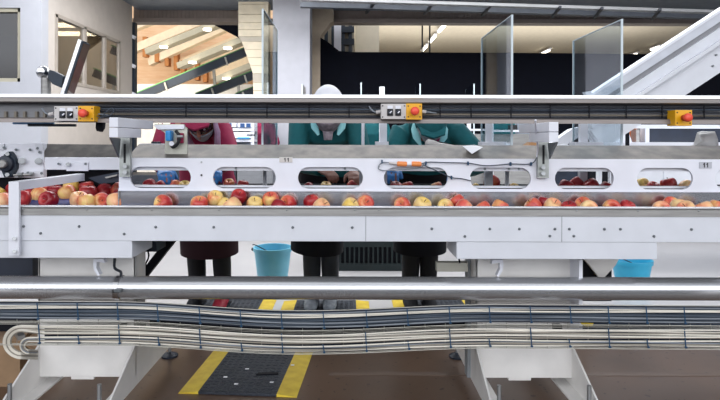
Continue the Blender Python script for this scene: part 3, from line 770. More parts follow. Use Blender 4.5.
# white L bar at far left
t = thing('guard_bar', 'white bent guard bar bolted to the front panel at the far left', 'bar', (PX(14, 2.26), 2.27, 0.7))
Y = 2.275
MB().box(PX(8.5, Y), PX(19, Y), Y, Y + .014, PZ(256, Y), PZ(182, Y), 0.002).build('upright', M_white, t)
xa, xb = PX(9, Y), PX(19, Y)
MB().box(PX(8.5, Y), PX(19, Y), Y + .014, 2.84, PZ(191, Y), PZ(182, Y), .002).build('arm', M_white, t)
for y in (239, 252): MB().cyl(P(14.5, y, Y), P(14.5, y, Y - .012), 0.008, 6).build('bolt', M_bolt, t)

# ------------------------------------------------------------------ control rail
RX0, RX1 = PX(-45, YT), PX(765, YT)
t = thing('control_rail', 'long steel cable trough rail across the line carrying control boxes', 'rail', (0, YT, PZ(127, YT)))
def xprism(poly, m, name, a=RX0, b=RX1):
    return MB().prism([(a, y, z) for y, z in poly], (b - a, 0, 0)).build(name, m, t)
zt = lambda y: PZ(y - 1.8, YT)
xprism([(YT, zt(96)), (YT - .003, zt(99.2)), (YT + .002, zt(100)), (YT + .075, zt(97.5)), (YT + .075, zt(95))], M_lip, 'top_edge')
xprism([(YT + .002, zt(100)), (YT + .002, zt(103.5)), (YT + .014, zt(104.5)), (YT + .02, zt(100))], mat('lip_steel', '8E8986', 0.45, 0.4, var=.08, stretch=(.6, 8, 8)), 'top_lip')
xprism([(YT + .062, zt(97.5)), (YT + .062, zt(122)), (YT + .075, zt(122)), (YT + .075, zt(97.5))], mat('trough_back', '77787C', 0.5, 0.3, var=.1, stretch=(.6, 8, 8)), 'back_plate')
xprism([(YT + .004, zt(120.6)), (YT + .0, zt(124.4)), (YT + .075, zt(124)), (YT + .075, zt(121.5)), (YT + .012, zt(119.4))], mat('trough_lip', '7F7875', 0.45, 0.5, var=.1, stretch=(.6, 8, 8)), 'bottom_lip')
MB().box(PX(28, YT + .08), PX(76, YT + .08), YT + .076, YT + .086, zt(128.2), zt(125.5)).build('under_strip', M_navy, t)
MB().box(PX(13, YT + .09), PX(54, YT + .09), YT + .087, YT + .095, zt(126), zt(122)).build('under_strip', mat('pale_blue_strip', '7EB2E0', 0.5), t)
# brackets inside the trough on the left
for px in (5, 15, 24, 36, 44):
    MB().box(PX(px, YT + .05) - .006, PX(px, YT + .05) + .006, YT + .05, YT + .062, zt(119), zt(113)).build('slot_clip', M_cablet, t)
rows = [(106.3, M_cabled, 'black'), (108.9, M_cableb, 'slate grey'), (111.5, M_cabled, 'black'), (114.1, M_cablet, 'tan'), (116.7, M_cabled, 'black')]
pos = ['topmost', 'second from top', 'middle', 'second from bottom', 'lowest']
for i, (y, m, cn) in enumerate(rows):
    pts = [P(px, y + 0.35 * math.sin(px * 0.013 + i * 1.7), YT + .034 + .008 * math.sin(i * 2.1 + px * .01)) for px in range(96 if i < 4 else 100, 766, 30)]
    tag(MB().tube(pts, 0.0042, 8).build('trough_cable', m, smooth=True), cn + ' cable running along the control rail trough, ' + pos[i], 'cable', 'cables in the control rail')
n = 0
for px in [186, 227, 267, 309, 349, 440, 471, 511, 550, 589, 626, 662, 704]:
    Yb = YT + .02
    tag(MB().box(PX(px, Yb) - .0025, PX(px, Yb) + .0025, Yb - .003, Yb + .001, zt(119), zt(106)).build('cable_tie', M_black),
        ORD[n] + ' black cable tie from the left in the control rail', 'cable tie', 'ties in the control rail'); n += 1

def control_box(x0, x1, xs, y0, y1, label, grey=True, red=(0, 0)):
    Y = YT - .035; Yb = YT + .03
    t = thing('control_box', label, 'control box', (PX((x0 + x1) / 2, Y), Y, PZ(y1, Y)), 'control boxes on the rail')
    if grey:
        MB().box(PX(x0, Y), PX(xs, Y), Y, Yb, PZ(y1, Y), PZ(y0, Y), .002).build('switch_box', M_box, t)
        for k in (0.30, 0.62):
            cx = x0 + (xs - x0) * (k + .06)
            pl = MB().box(PX(cx - 2.9, Y), PX(cx + 2.9, Y), Y - .006, Y, PZ(y0 + 12, Y), PZ(y0 + 5.2, Y), .001).build('switch_plate', M_ink, t)
            MB().box(PX(cx - 2.6, Y), PX(cx + 2.6, Y), Y - .004, Y, PZ(y0 + 5, Y), PZ(y0 + 2, Y)).build('switch_label', M_white, t)
            MB().lathe([(.0103, 0), (.0098, -.006), (.009, -.010)], P(cx, y0 + 8.6, Y - .006), 14, 'Y').build('switch_knob', M_navy, pl, True)
            MB().bar(P(cx - .3, y0 + 9.2, Y - .018), P(cx + 1.6, y0 + 7.4, Y - .018), .005, .005, up=(0, 1, 0)).build('switch_lever', M_white, pl)
        for a in (x0 + 1.6, xs - 1.6):
            for b in (y0 + 2, y1 - 2): MB().cyl(P(a, b, Y), P(a, b, Y - .002), .0034, 8).build('corner_screw', M_ink, t)
    MB().box(PX(xs, Y), PX(x1, Y), Y - .001, Yb, PZ(y1 + .5, Y), PZ(y0 - .3, Y), .002).build('stop_box', M_yellow, t)
    for a in (xs + 2.2, x1 - 2):
        for b in (y0 + 2.2, y1 - 2.2): MB().cyl(P(a, b, Y), P(a, b, Y - .0025), .0034, 8).build('corner_screw', M_ink, t)
    cx, cy = (xs + x1) / 2, (y0 + y1) / 2
    c = P(cx, cy, Y)
    MB().lathe([(.0146, 0), (.0146, -.026), (.012, -.029)], c, 16, 'Y').build('button_neck', mat('button_neck' + str(x0), 'B04020', 0.5), t, True)
    MB().lathe([(.011, -.024), (.0185, -.027), (.020, -.033), (.0185, -.041), (.0125, -.046), (.002, -.048)], c, 20, 'Y').build('stop_button', M_mush, t, True)
    if grey:
        g = MB().cyl(P(x1, cy, YT + .01), P(x1 + 4, cy + .5, YT + .01), .0085, 10).build('cable_gland', M_box, t)
        MB().tube([P(x1 + 4, cy + .5, YT + .01), P(x1 + 9, cy + 1, YT + .015), P(x1 + 14, cy + 1.5, YT + .04)], .004, 8, 4).build('lead', M_cableg, g)
        g = MB().cyl(P(x0 - 5, cy + 1, YT + .01), P(x0, cy, YT + .01), .0085, 10).build('cable_gland', M_box, t)
        MB().tube([P(x0 - 5, cy + 1, YT + .01), P(x0 - 9, cy - 1, YT + .012), P(x0 - 12, cy - 5, YT + .03)], .004, 8, 4).build('lead', M_cableg, g)
    else:
        MB().box(PX(x0 - 4, Y + .04), PX(xs, Y + .04), Y + .006, Yb, PZ(y1 + .5, Y), PZ(y0, Y)).build('back_box', M_black, t)
control_box(54, 94, 78, 106.3, 121.1, 'grey and yellow control box with red stop button, left end of rail')
control_box(381, 422, 406, 103.2, 118.4, 'grey and yellow control box with red stop button, mid rail above teal coat')
control_box(675, 692, 675, 109, 124, 'small yellow stop box with red button, right end of rail', grey=False)
o = MB().tube([P(97, 116, YT - .005), P(102, 118, YT - .005), P(105, 113, YT - .005), P(112, 108, YT + .0), P(113, 113, YT), P(108, 116, YT), P(100, 117, YT + .01)], .0022, 6, 6).build('loose_wire', M_cableb, smooth=True)
tag(o, 'thin looped wire beside the left control box', 'wire')
o = MB().prism([P(a, b, YT + .07) for a, b in ((96, 121), (103, 121), (102.5, 128), (100, 132), (96.5, 131), (95.5, 128))], (0, .03, 0)).build('rubber_plug', M_black)
tag(o, 'black plug hanging below the rail right of the left control box', 'plug')

# ------------------------------------------------------------------ pipe
Y = 2.41
t = thing('steel_pipe', 'shiny steel pipe running across the line below the front lane', 'pipe', (0, Y, PZ(287.5, Y)))
MB().cyl((PX(-45, Y), Y, PZ(287.5, Y)), (PX(765, Y), Y, PZ(287.5, Y)), 11.3 * Y / F, 40).build('pipe', mat('pipe_steel', 'CBCDD1', 0.26, 0.78, var=0.05, scale=3, stretch=(0.5, 6, 6)), t, True)
cl = MB().cyl(P(117.5, 287.5, Y), P(122.5, 287.5, Y), 12.3 * Y / F, 40).build('clamp_band', M_bright, t, True)
MB().box(PX(115, 2.35), PX(122, 2.35), 2.34, 2.375, PZ(292, 2.35), PZ(289, 2.35), .002).build('clamp_bolt', M_darkbolt, cl)
MB().tube([P(115, 258, 2.42), P(115, 268, 2.42), P(121, 272, 2.41), P(121, 277, 2.41)], .006, 8, 4).build('hanger_rod', M_darks, t)

# ------------------------------------------------------------------ stands
def stand(xl, xr, label):
    Yp = 2.5; XLs, XRs = PX(xl, Yp), PX(xr, Yp)
    zt_, zb_ = PZ(258, 2.31), PZ(377, Yp)
    t = thing('machine_stand', label, 'stand', ((XLs + XRs) / 2, 2.7, 0), 'white stands of the line')
    MB().box(XLs, XRs, Yp, Yp + .012, zb_, zt_ + .0, .002).build('front_plate', M_stand, t)
    MB().box(XLs + .03, XRs - .03, Yp - .02, Yp, PZ(322, Yp), PZ(321, Yp)).build('fold_line', M_stand, t)
    for X, s in ((XLs, 1), (XRs - .008, -1)):
        sp = MB().prism([(X, Yp, zt_), (X, 2.62, zt_), (X, 2.62, .42), (X, 3.15, .17), (X, 3.15, .10), (X, 2.19, .10), (X, 2.19, .13), (X, Yp, PZ(345, Yp))], (.008, 0, 0)).build('side_plate', M_stand, t)
        xi = X + .008 if s > 0 else X - .06
        MB().box(xi, xi + .06, 2.19, 3.15, .10, .108).build('foot_flange', M_stand, sp)
        for y in (2.235, 3.11):
            xc = X + .035 * s
            r = MB().cyl((xc, y, .012), (xc, y, .225 if y < 3 else .17), .0085, 12).build('threaded_foot', M_bolt, sp, True)
            MB().lathe([(.045, 0), (.045, .008), (.018, .022), (.012, .024)], (xc, y, 0), 18).build('foot_pad', M_navy, r, True)
            MB().cyl((xc, y, .108), (xc, y, .124), .017, 6).build('nut', M_bolt, r)
    MB().box((XLs + XRs) / 2 - .07, (XLs + XRs) / 2 + .03, Yp + .002, Yp + .02, zb_ - .012, zb_ + .001).build('bottom_tab', M_stand, t)
    return t
stand(38.5, 136, 'left white sheet-metal stand under the line, above the cardboard box')
stand(476, 574, 'right white sheet-metal stand under the line, near the right blue bucket')
# uprights and curled guides below the lane
def hook(cx, w, label, flip=1):
    Y = 2.40
    poly = [(cx, 259), (cx + 10 * flip, 259), (cx + 11 * flip, 263), (cx + 3 * flip, 262), (cx + 2.5 * flip, 268), (cx + 6 * flip, 275), (cx + 4 * flip, 276), (cx + 0.2 * flip, 270), (cx - .8 * flip, 264)]
    tag(MB().prism([P(a, b, Y) for a, b in poly], (0, .03, 0)).build('cable_hook', M_white), label, 'hook')
hook(94, 8, 'white curled hook under the lane before the left stand')
hook(503, 8, 'white curled hook under the lane before the right stand', -1)
for px0, px1, lb in ((132.5, 142.5, 'grey steel upright below the lane beside the left stand'), (467, 476, 'grey steel upright below the lane beside the right stand')):
    tag(MB().box(PX(px0, 2.62), PX(px1, 2.62), 2.60, 2.66, 0.10, 0.79).build('steel_upright', mat('upright_grey', '8B9094', 0.5, var=0.06)), lb, 'post')
o = MB().bar(P(178, 232, 3.0), P(120, 306, 3.0), 0.04, 0.055, up=(0, 1, 0)).build('diagonal_strut', M_black)
tag(o, 'black diagonal strut under the lane right of the left stand', 'strut')
o = MB().box(PX(146, 2.85), PX(160, 2.85), 2.8, 2.95, PZ(250, 2.85), PZ(233, 2.85), .004).build('junction_block', M_navy)
tag(o, 'dark junction block under the lane above the diagonal strut', 'block')
o = MB().box(PX(436, 2.55), PX(467, 2.55), 2.52, 2.56, PZ(269.5, 2.55), PZ(260.5, 2.55), .003).build('grey_bar', mat('putty_grey', 'A5A398', 0.6))
tag(o, 'short putty grey bar left of the right stand under the lane', 'bar')
o = MB().tube([P(455, 243, 2.5), P(452, 250, 2.5), P(458, 254, 2.5), P(460, 262, 2.5)], .004, 8, 5).build('hanging_wire', M_black, smooth=True)
tag(o, 'short black wire looping beside the right stand upright', 'wire')
o = MB().tube([P(147, 246, 2.7), P(149, 256, 2.7), P(145, 266, 2.7), P(143, 270, 2.7)], .004, 8, 5).build('hanging_wire', M_black, smooth=True)
tag(o, 'short black wire with plug dangling beside the left stand upright', 'wire')
# gusset right of the right stand
t = thing('side_gusset', 'grey triangular gusset plate beside the right blue bucket', 'gusset', (PX(600, 2.55), 2.55, .55))
MB().box(PX(579.5, 2.4), PX(583, 2.4), 2.40, 2.6, .36, PZ(259, 2.4)).build('edge_plate', M_white, t)
MB().prism([P(a, b, 2.62) for a, b in ((583, 256), (620, 256), (616, 264), (605, 276), (600, 277))], (0, .02, 0)).build('gusset_plate', M_stand, t)
MB().prism([P(a, b, 2.66) for a, b in ((583, 258), (612, 258), (612, 300), (583, 300))], (0, .02, 0)).build('dark_back', M_black, t)
# dark boxes seen far left under lane
o = MB().box(PX(-60, 2.7), PX(33, 2.7), 2.7, 2.9, .50, .79).build('dark_housing', M_navy); tag(o, 'dark housing under the lane at the far left edge', 'machine')

# ------------------------------------------------------------------ cable trays
def sag(px):
    if px < 110: s = 0
    elif px < 300: s = 8.6 * (0.5 - 0.5 * math.cos(PI * (px - 110) / 190))
    elif px < 500: s = 2.0 + 6.6 * (0.5 + 0.5 * math.cos(PI * (px - 300) / 200))
    else: s = 2.0 + 0.004 * (px - 500)
    return s
YL = 2.11
xs_ = list(range(-45, 766, 15))
def run(name, y0, Yd, r, m, label, group, start=-45, loop=None, cat='cable'):
    pts = [P(px, y0 + sag(px) + 0.45 * math.sin(px * .021 + y0 * 1.7), Yd + .006 * math.sin(px * .017 + y0)) for px in xs_ if px >= start]
    if loop: pts = catmull([Vector(p) for p in loop], 5)[:-1] + pts
    return tag(MB().tube(pts, r, 7).build(name, m, smooth=True), label, cat, group)
low = [326.4, 328.0, 329.6, 331.2, 332.8, 334.4, 337.4, 339.0, 340.6, 342.2]
g = 'pale cables of the lower bundle'
for i, y in enumerate(low):
    k = i if i < 6 else i - 6
    if i < 6:
        R = 16.5 - k * 1.25
        cxp, cyp = 23, 342.4 - (0.1 * k)
    else:
        R = 8 - k * 1.2
        cxp, cyp = 30, 346
    lp = []
    for j in range(9):
        a = -PI / 2 - PI * j / 8
        lp.append(P(cxp + (R * 1.15) * math.cos(a), cyp + R * math.sin(a), YL + .004 * j + .002 * i))
    lp = list(reversed(lp))
    end = P(38, cyp + R + .2, YL + .14 + .004 * i)
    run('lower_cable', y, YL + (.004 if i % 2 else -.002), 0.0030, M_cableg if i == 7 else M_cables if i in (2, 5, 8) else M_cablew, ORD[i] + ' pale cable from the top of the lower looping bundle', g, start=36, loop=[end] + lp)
up = [(304.6, M_cableg), (306.4, M_cablew), (308.2, M_cablew), (310.6, M_cableb), (312.4, M_cableb), (314.2, M_cableg), (316.0, M_cableb), (317.8, M_cableg)]
for i, (y, m) in enumerate(up):
    run('upper_cable', y, 2.12 + (.006 if i % 2 else 0), .0032, m, ORD[i] + ' grey cable from the top of the upper bundle', 'grey cables of the upper bundle')
# a second layer deeper in the trays
for i, y in enumerate((305.5, 309, 313, 316.5)):
    run('inner_cable', y, 2.145, .005, M_cableb, ORD[i] + ' slate cable from the top at the back of the upper bundle', 'slate cables at the back of the upper bundle')
t = thing('wire_cable_tray', 'long sagging zinc wire cable tray in front of the white stands', 'cable tray', (0, 2.13, .4))
def longwire(y0, Yd, r, m, name='long_wire'):
    MB().tube([P(px, y0 + sag(px), Yd) for px in xs_], r, 6).build(name, m, t)
for ya, yb, Yd in ((303.2, 319.4, 2.165), (325.6, 343.2, 2.16)):
    mb = MB(); rr_ = [[mb.bm.verts.new(P(px, y + sag(px), Yd + dy)) for y, dy in ((ya, 0), (yb, 0), (yb, .004), (ya, .004))] for px in xs_ if px > 40 or ya < 310]
    for r0, r1 in zip(rr_, rr_[1:]):
        for k in range(4): mb.bm.faces.new((r0[k], r0[(k + 1) % 4], r1[(k + 1) % 4], r1[k]))
    mb.bm.faces.new(rr_[0]); mb.bm.faces.new(rr_[-1])
    mb.build('cable_gap_shade', M_navy, t)  # dark sheet added to stand for the shade between the cables
MB().loft([P(px, 302.4 + sag(px), 2.12) for px in xs_], (.003, .0045), 6, side=Vector((0, 1, 0))).build('top_rail', M_navy, t)
longwire(301.7, 2.113, .0012, M_wire)
longwire(321.5, 2.112, .0012, M_wire); longwire(324.3, 2.25, .0014, M_wire); longwire(345.2, 2.11, .0014, M_wire); longwire(344, 2.2, .0016, M_wire)
longwire(322.8, 2.30, .002, M_wire)
for i in range(36):
    px = -3 + i * 20.4
    s = sag(px)
    MB().tube([P(px, 303 + s, 2.31), P(px, 321.5 + s, 2.31), P(px, 322 + s, 2.16), P(px, 326 + s, 2.112), P(px, 344.6 + s, 2.112 + .07), P(px, 344.6 + s, 2.25)], .0012, 5).build('cross_wire', M_wire, t)
tu = [38, 78, 118, 158, 200, 241, 282, 324, 367, 408, 450, 490, 531, 571, 609, 647, 685]
def tie(name, px, y0, y1, label, group):
    s = sag(px); Yb = YL - .009
    mb = MB()
    mb.bar(P(px - .6, y0 + s - .6, Yb), P(px + .8, y1 + s + .5, Yb), .004, .002, up=(0, 1, 0))
    mb.bar(P(px - .6, y0 + s - .6, Yb), P(px - .6, y0 + s - .6, Yb + .045), .004, .0016)
    mb.bar(P(px + .8, y1 + s + .5, Yb), P(px + .8, y1 + s + .5, Yb + .045), .004, .0016)
    mb.box(PX(px + .8, Yb) - .004, PX(px + .8, Yb) + .004, Yb - .004, Yb + .002, PZ(y1 + s + .8, Yb), PZ(y1 + s - .8, Yb))
    tag(mb.build(name, M_tie), label, 'cable tie', group)
for i, px in enumerate(tu):
    tie('blue_cable_tie', px, 303.6, 319, ORD[i] + ' blue cable tie from the left on the upper cable bundle', 'blue ties on the upper bundle')
for i, px in enumerate((39, 119, 200, 282, 366, 450, 531, 609, 685)):
    tie('blue_cable_tie', px + .5, 325.4, 343.2, ORD[i] + ' long blue cable tie from the left around the whole lower bundle', 'long blue ties on the lower bundle')
for i, px in enumerate((79, 159, 242, 324, 409, 490, 570, 648)):
    tie('blue_cable_tie', px, 336.4, 343.2, ORD[i] + ' short blue cable tie from the left on the lowest pale cables', 'short blue ties on the lower bundle')
for a, b, lb in ((143, 468, 'black cable duct between the two white stands behind the cables'), (586, 790, 'black cable duct right of the right stand behind the cables'), (-60, 34, 'black cable duct left of the left stand behind the cables')):
    Yd = 2.68
    t = thing('cable_duct', lb, 'duct', (PX((a + b) / 2, Yd), Yd, PZ(339, Yd)), 'cable ducts behind the tray')
    MB().box(PX(a, Yd), PX(b, Yd), Yd, Yd + .06, PZ(338 if a > 0 else 332, Yd), PZ(318, Yd), .003).build('trunk', M_black if a < 500 else mat('slate_duct' + str(abs(a)), '2C3542', 0.6, spec=.3), t)
    MB().box(PX(a, Yd), PX(b, Yd), Yd - .004, Yd, PZ(320, Yd), PZ(318, Yd)).build('lid_edge', M_darks, t)
# yellow tag and connectors in the tray gap
o = MB().prism([P(a, b, 2.17) for a, b in ((581, 321.5), (594, 322), (593, 324.5), (588, 325.2), (583, 324))], (0, .012, 0)).build('yellow_tag', M_matY); tag(o, 'small yellow tag lying in the cable tray right of the right stand', 'tag')
for i, (px, w) in enumerate(((121, 5), (135, 5), (140, 5), (165, 4), (554, 8))):
    o = MB().box(PX(px, 2.34), PX(px + w, 2.34), 2.33, 2.36, PZ(328.8, 2.34), PZ(323.8, 2.34), .002).build('cable_connector', M_ink)
    tag(o, ['first', 'second', 'third', 'fourth', 'rightmost'][i] + ' small black connector behind the cable tray, counted from the left', 'connector', 'connectors behind the tray')

# ------------------------------------------------------------------ monitor at left
def monitor():
    Y = 2.625
    t = thing('tilted_display', 'silver edged flat display tilted on a ball arm, upper left', 'display', (PX(45, Y), Y, 1.33))
    MB().cyl(P(45.8, 97.2, Y + .035), P(45.8, 78, Y + .03), 4.6 * Y / F, 20).build('post', M_steel, t, True)
    MB().lathe([(0.004, -.03), (.020, -.025), (.028, -.012), (.030, 0), (.028, .012), (.020, .025), (.004, .03)], P(43, 72.5, Y + .03), 20, 'Y').build('ball_joint', M_bright, t, True)
    MB().prism([P(a, b, Y) for a, b in ((49, 70), (53, 71), (63, 76), (61, 88), (52, 84), (47.5, 78))], (0, .03, 0)).build('arm', M_bearing, t)
    a, b = Vector((PX(80, Y), Y, PZ(40, Y))), Vector((PX(61.5, Y), Y, PZ(96.6, Y)))
    d = (b - a).normalized(); n = Vector((-d.z, 0, d.x))
    if n.x < 0: n = -n
    def slab(name, o0, o1, m, y0, y1, e0=0, e1=0):
        p, q = a + d * e0, b - d * e1
        return MB().prism([p + n * o0 + Vector((0, y0, 0)), p + n * o1 + Vector((0, y0, 0)), q + n * o1 + Vector((0, y0, 0)), q + n * o0 + Vector((0, y0, 0))], (0, y1 - y0, 0)).build(name, m, t)
    slab('bezel', -.010, .006, M_bright, 0, .075)
    slab('rear_shell', .006, .016, M_bearing, 0, .075, .006)
    slab('screen', .016, .018, mat('screen_tan_reflection', '6B5A50', 0.08, var=0.1), .006, .07, .01, .01)  # tan reflection on the screen put into its base colour
monitor()

# ------------------------------------------------------------------ tall clear dividers
def divider(xn, yt, xf, label):
    Yn = 2.8; X = PX(xn, Yn); Yf = X * F / (xf - VX); z1 = PZ(yt, Yn); z0 = PZ(146, 2.8)
    t = thing('clear_divider', label, 'divider', (X, (Yn + Yf) / 2, z0), 'tall clear dividers between the workers')
    MB().box(X - .004, X + .004, Yn + .008, Yf - .008, z0, z1).build('pane', M_acryl, t)
    for y in (Yn, Yf - .008): MB().box(X - .0045, X + .0045, y, y + .008, z0, z1).build('edge', M_acedge, t)
    MB().box(X - .0045, X + .0045, Yn, Yf, z1, z1 + .004).build('top_edge', M_acedge, t)
    MB().box(X - .03, X + .03, Yn + .06, Yf - .06, z0 - .016, z0).build('base', M_white, t)
    for y in (Yn + .08, Yf - .12): MB().box(X - .008, X + .008, y, y + .016, ZR + .03, z0 - .016).build('leg', M_panel, t)
divider(262.3, 9, 276.8, 'tall clear divider before the white column, left of the three')
divider(512, 14.5, 481.5, 'tall clear divider before the black curtain, middle of the three')
divider(622, 18.5, 573, 'tall clear divider before the elevator, right of the three')
# posts with feet
def post_(x0, x1, y0, Y, label, foot=None):
    t = thing('divider_post', label, 'post', (PX((x0 + x1) / 2, Y), Y, PZ(146, Y)), 'white posts above the rear lane')
    MB().box(PX(x0, Y), PX(x1, Y), Y, Y + .03, PZ(146, Y), PZ(y0, Y), .002).build('shaft', M_white, t)
    if foot: MB().box(PX(foot[0], Y - .02), PX(foot[1], Y - .02), Y - .03, Y + .05, PZ(147, Y), PZ(141, Y), .003).build('foot', M_white, t)
    MB().box(PX((x0 + x1) / 2, Y) - .02, PX((x0 + x1) / 2, Y) + .02, Y + .005, Y + .03, ZR + .03, PZ(146, Y)).build('stem', M_panel, t)
post_(380, 387, 118, 3.0, 'thick white post with foot block between the two teal coats', (375.5, 388.5))
post_(361.5, 364.5, 118, 3.05, 'thin white post between the two teal coats')
post_(486.5, 492.5, 118, 2.95, 'white post with broad foot right of the paper sheet', (481, 506))
post_(580.5, 588, 118, 3.0, 'white post standing in front of the hopper machine', (574, 603))

# steel upright with pneumatic valve, left
t = thing('valve_plate', 'galvanised upright plate with blue valve beside the magenta hood', 'machine', (PX(176, 2.6), 2.6, 1.1))
Y = 2.6
MB().prism([P(a, b, Y) for a, b in ((165, 158), (165, 133), (154, 125), (155, 124), (184, 124), (184, 126), (187, 128), (187, 158))], (0, .012, 0)).build('plate', mat('galvanised_plate', 'BDBDB2', 0.5, 0.5, var=0.15, scale=18), t)
MB().prism([P(a, b, Y - .012) for a, b in ((153, 125), (184, 125), (184, 128.8), (158, 129.5))], (0, .02, 0)).build('top_cap', M_white, t)
v = MB().box(PX(168.5, Y), PX(174, Y), Y - .05, Y, PZ(141, Y), PZ(130.5, Y), .008).build('valve_body', M_blue, t)
MB().tube([P(176, 131, Y - .03), P(179, 136, Y - .04), P(178, 143, Y - .04), P(173, 147, Y - .03), P(171, 143, Y - .02)], .008, 8, 5).build('valve_hose', M_ink, v)
MB().box(PX(178, Y), PX(184, Y), Y - .02, Y, PZ(143, Y), PZ(133, Y), .003).build('red_block', M_magenta, t)
MB().cyl(P(177, 136.5, Y - .05), P(183, 136.5, Y - .05), .006, 8).build('fitting', M_bolt, t)
MB().cyl(P(171.5, 143.5, Y - .02), P(171.5, 143.5, Y - .045), .011, 10).build('fitting', M_white, t)
for i, px in enumerate((151, 154, 157)):
    MB().box(PX(px, 2.9), PX(px + 2, 2.9), 2.9, 2.93, PZ(144.5, 2.9), PZ(141.5, 2.9), .002).build('small_valve', M_bearing, t)
MB().box(PX(140, 2.9), PX(165, 2.9), 2.89, 2.94, PZ(146, 2.9), PZ(143.5, 2.9)).build('support_bar', M_panel, t)

# orange inline connectors and the wire on the panel
Yw = 2.536
t = thing('inline_connector', 'pair of orange inline connectors clipped to the oval-hole panel', 'connector', tuple(P(409, 163, Yw)))
for a, b in ((397, 407), (411.5, 421.5)):
    MB().loft([P(a, 163.2, Yw - .008), P(a + 1, 163.2, Yw - .008), P(b - 1, 163.4, Yw - .008), P(b, 163.4, Yw - .008)], [.008, .0115, .0115, .008], 12).build('orange_sleeve', M_orange, t, True)
MB().cyl(P(407, 163.2, Yw - .008), P(411.5, 163.3, Yw - .008), .009, 12).build('white_coupling', M_white, t)
MB().cyl(P(389, 162.4, Yw - .008), P(397, 163, Yw - .008), .006, 10).build('tail_plug', M_box, t)
def wire(pts, m, label, r=.0024):
    return tag(MB().tube([P(a, b, Yw - .004) for a, b in pts], r, 7, 6).build('panel_wire', m, smooth=True), label, 'wire')
wire([(421, 163.5), (428, 161.5), (445, 161.8), (468, 162.4), (485, 164.8), (500, 164), (511, 163), (528, 163.3), (534, 161), (537, 156)], M_cableb, 'thin grey wire running right from the orange connectors to the bracket')
wire([(389, 162), (383, 162), (379, 165), (379, 168.5), (385, 169.8), (405, 168.5), (421, 166.5), (423, 164)], M_cableg, 'grey wire loop left of the orange connectors')
wire([(423, 164), (432, 168), (443, 173), (452, 176.8), (462, 178), (471, 180)], M_cableb, 'grey wire slanting down from the orange connectors to the fifth opening')
o = MB().tube([P(537, 156, Yw - .006), P(537.8, 145, 2.5), P(536.5, 135, 2.4), P(535.5, 124, 2.3), P(535.5, 119, 2.27)], .004, 8, 5).build('white_lead', M_white, smooth=True); tag(o, 'white lead rising along the right-hand bracket', 'wire')
for i, (px, py) in enumerate(((382, 161), (426, 162.5), (468, 162.5), (510.5, 163), (531, 163), (451.5, 176.8))):
    o = MB().box(PX(px - .7, Yw), PX(px + .7, Yw), Yw - .008, Yw + .008, PZ(py + 1.8, Yw), PZ(py - 1.8, Yw), .001).build('wire_clip', M_tie)
    tag(o, ['blue wire clip at the loop left of the connectors', 'blue wire clip right beside the orange connectors', 'blue wire clip midway along the long panel wire', 'blue wire clip above the fifth oval opening', 'blue wire clip where the wire turns up', 'blue wire clip on the slanting wire'][i], 'clip', 'wire clips on the panel')

# paper, plastic, cardboard on the sheet
o = MB().prism([P(462.5, 145.5, 2.64), P(472, 153.2, 2.585), P(483, 146.5, 2.62), P(474, 144.3, 2.72)], (0, -.001, .0015)).build('paper_sheet', M_paper); tag(o, 'white sheet of paper with a corner hanging over the steel sheet', 'paper')
def crumpled(name, outline, Y, m, label, cat, dep=.10, h=6):
    mb = MB(); bm = mb.bm
    top = [bm.verts.new(P(a, b, Y + random.uniform(0, dep))) for a, b in outline]
    cx = sum(a for a, b in outline) / len(outline); cy = sum(b for a, b in outline) / len(outline)
    rings = [top]
    for s, dy in ((0.75, -.03), (0.45, -.055), (0.15, -.06)):
        rings.append([bm.verts.new(P(cx + (a - cx) * s + random.uniform(-.5, .5), cy + (b - cy) * s + random.uniform(-.4, .4), Y + dy + random.uniform(-.008, .008))) for a, b in outline])
    n = len(outline)
    for r0, r1 in zip(rings, rings[1:]):
        for k in range(n): bm.faces.new((r0[k], r0[(k + 1) % n], r1[(k + 1) % n], r1[k]))
    bm.faces.new(rings[-1]); bm.faces.new(list(reversed(top)))
    return tag(mb.build(name, m, smooth=True, ang=0), label, cat)
crumpled('plastic_sheet', [(425, 146), (425, 141), (428, 138.4), (433, 139.2), (441, 142), (452, 144), (462, 146), (462, 147.2), (440, 147.5)], 2.80, M_plastic, 'folded milky plastic sheet in front of the third worker', 'plastic sheet')
crumpled('plastic_bag', [(697, 131), (702, 129.5), (708, 130), (715, 130), (718, 138), (719, 147), (704, 148), (690, 148), (693, 145), (701, 143)], 2.84, M_plastic, 'crumpled translucent plastic bag at the right end of the steel sheet', 'plastic bag')
crumpled('plastic_scrap', [(682, 148), (686, 146), (694, 143), (699, 145), (702, 148)], 2.84, M_plastic, 'small scrap of milky plastic left of the plastic bag', 'plastic')
o = MB().prism([P(524, 147, 2.72), P(532, 141.3, 2.72), P(536.5, 142, 2.72), P(537, 146, 2.72), P(531, 148.5, 2.72)], (0, .08, .0)).build('cardboard_piece', mat('tan_card', 'B98A5E', 0.8)); tag(o, 'tan piece of cardboard beside the right-hand bracket', 'cardboard')
o = MB().prism([P(547, 146, 2.72), P(567, 143, 2.72), P(571, 145.5, 2.72), P(566, 148, 2.72)], (0, .05, 0)).build('white_plate', M_white); tag(o, 'small white plate lying right of the right-hand bracket', 'plate')

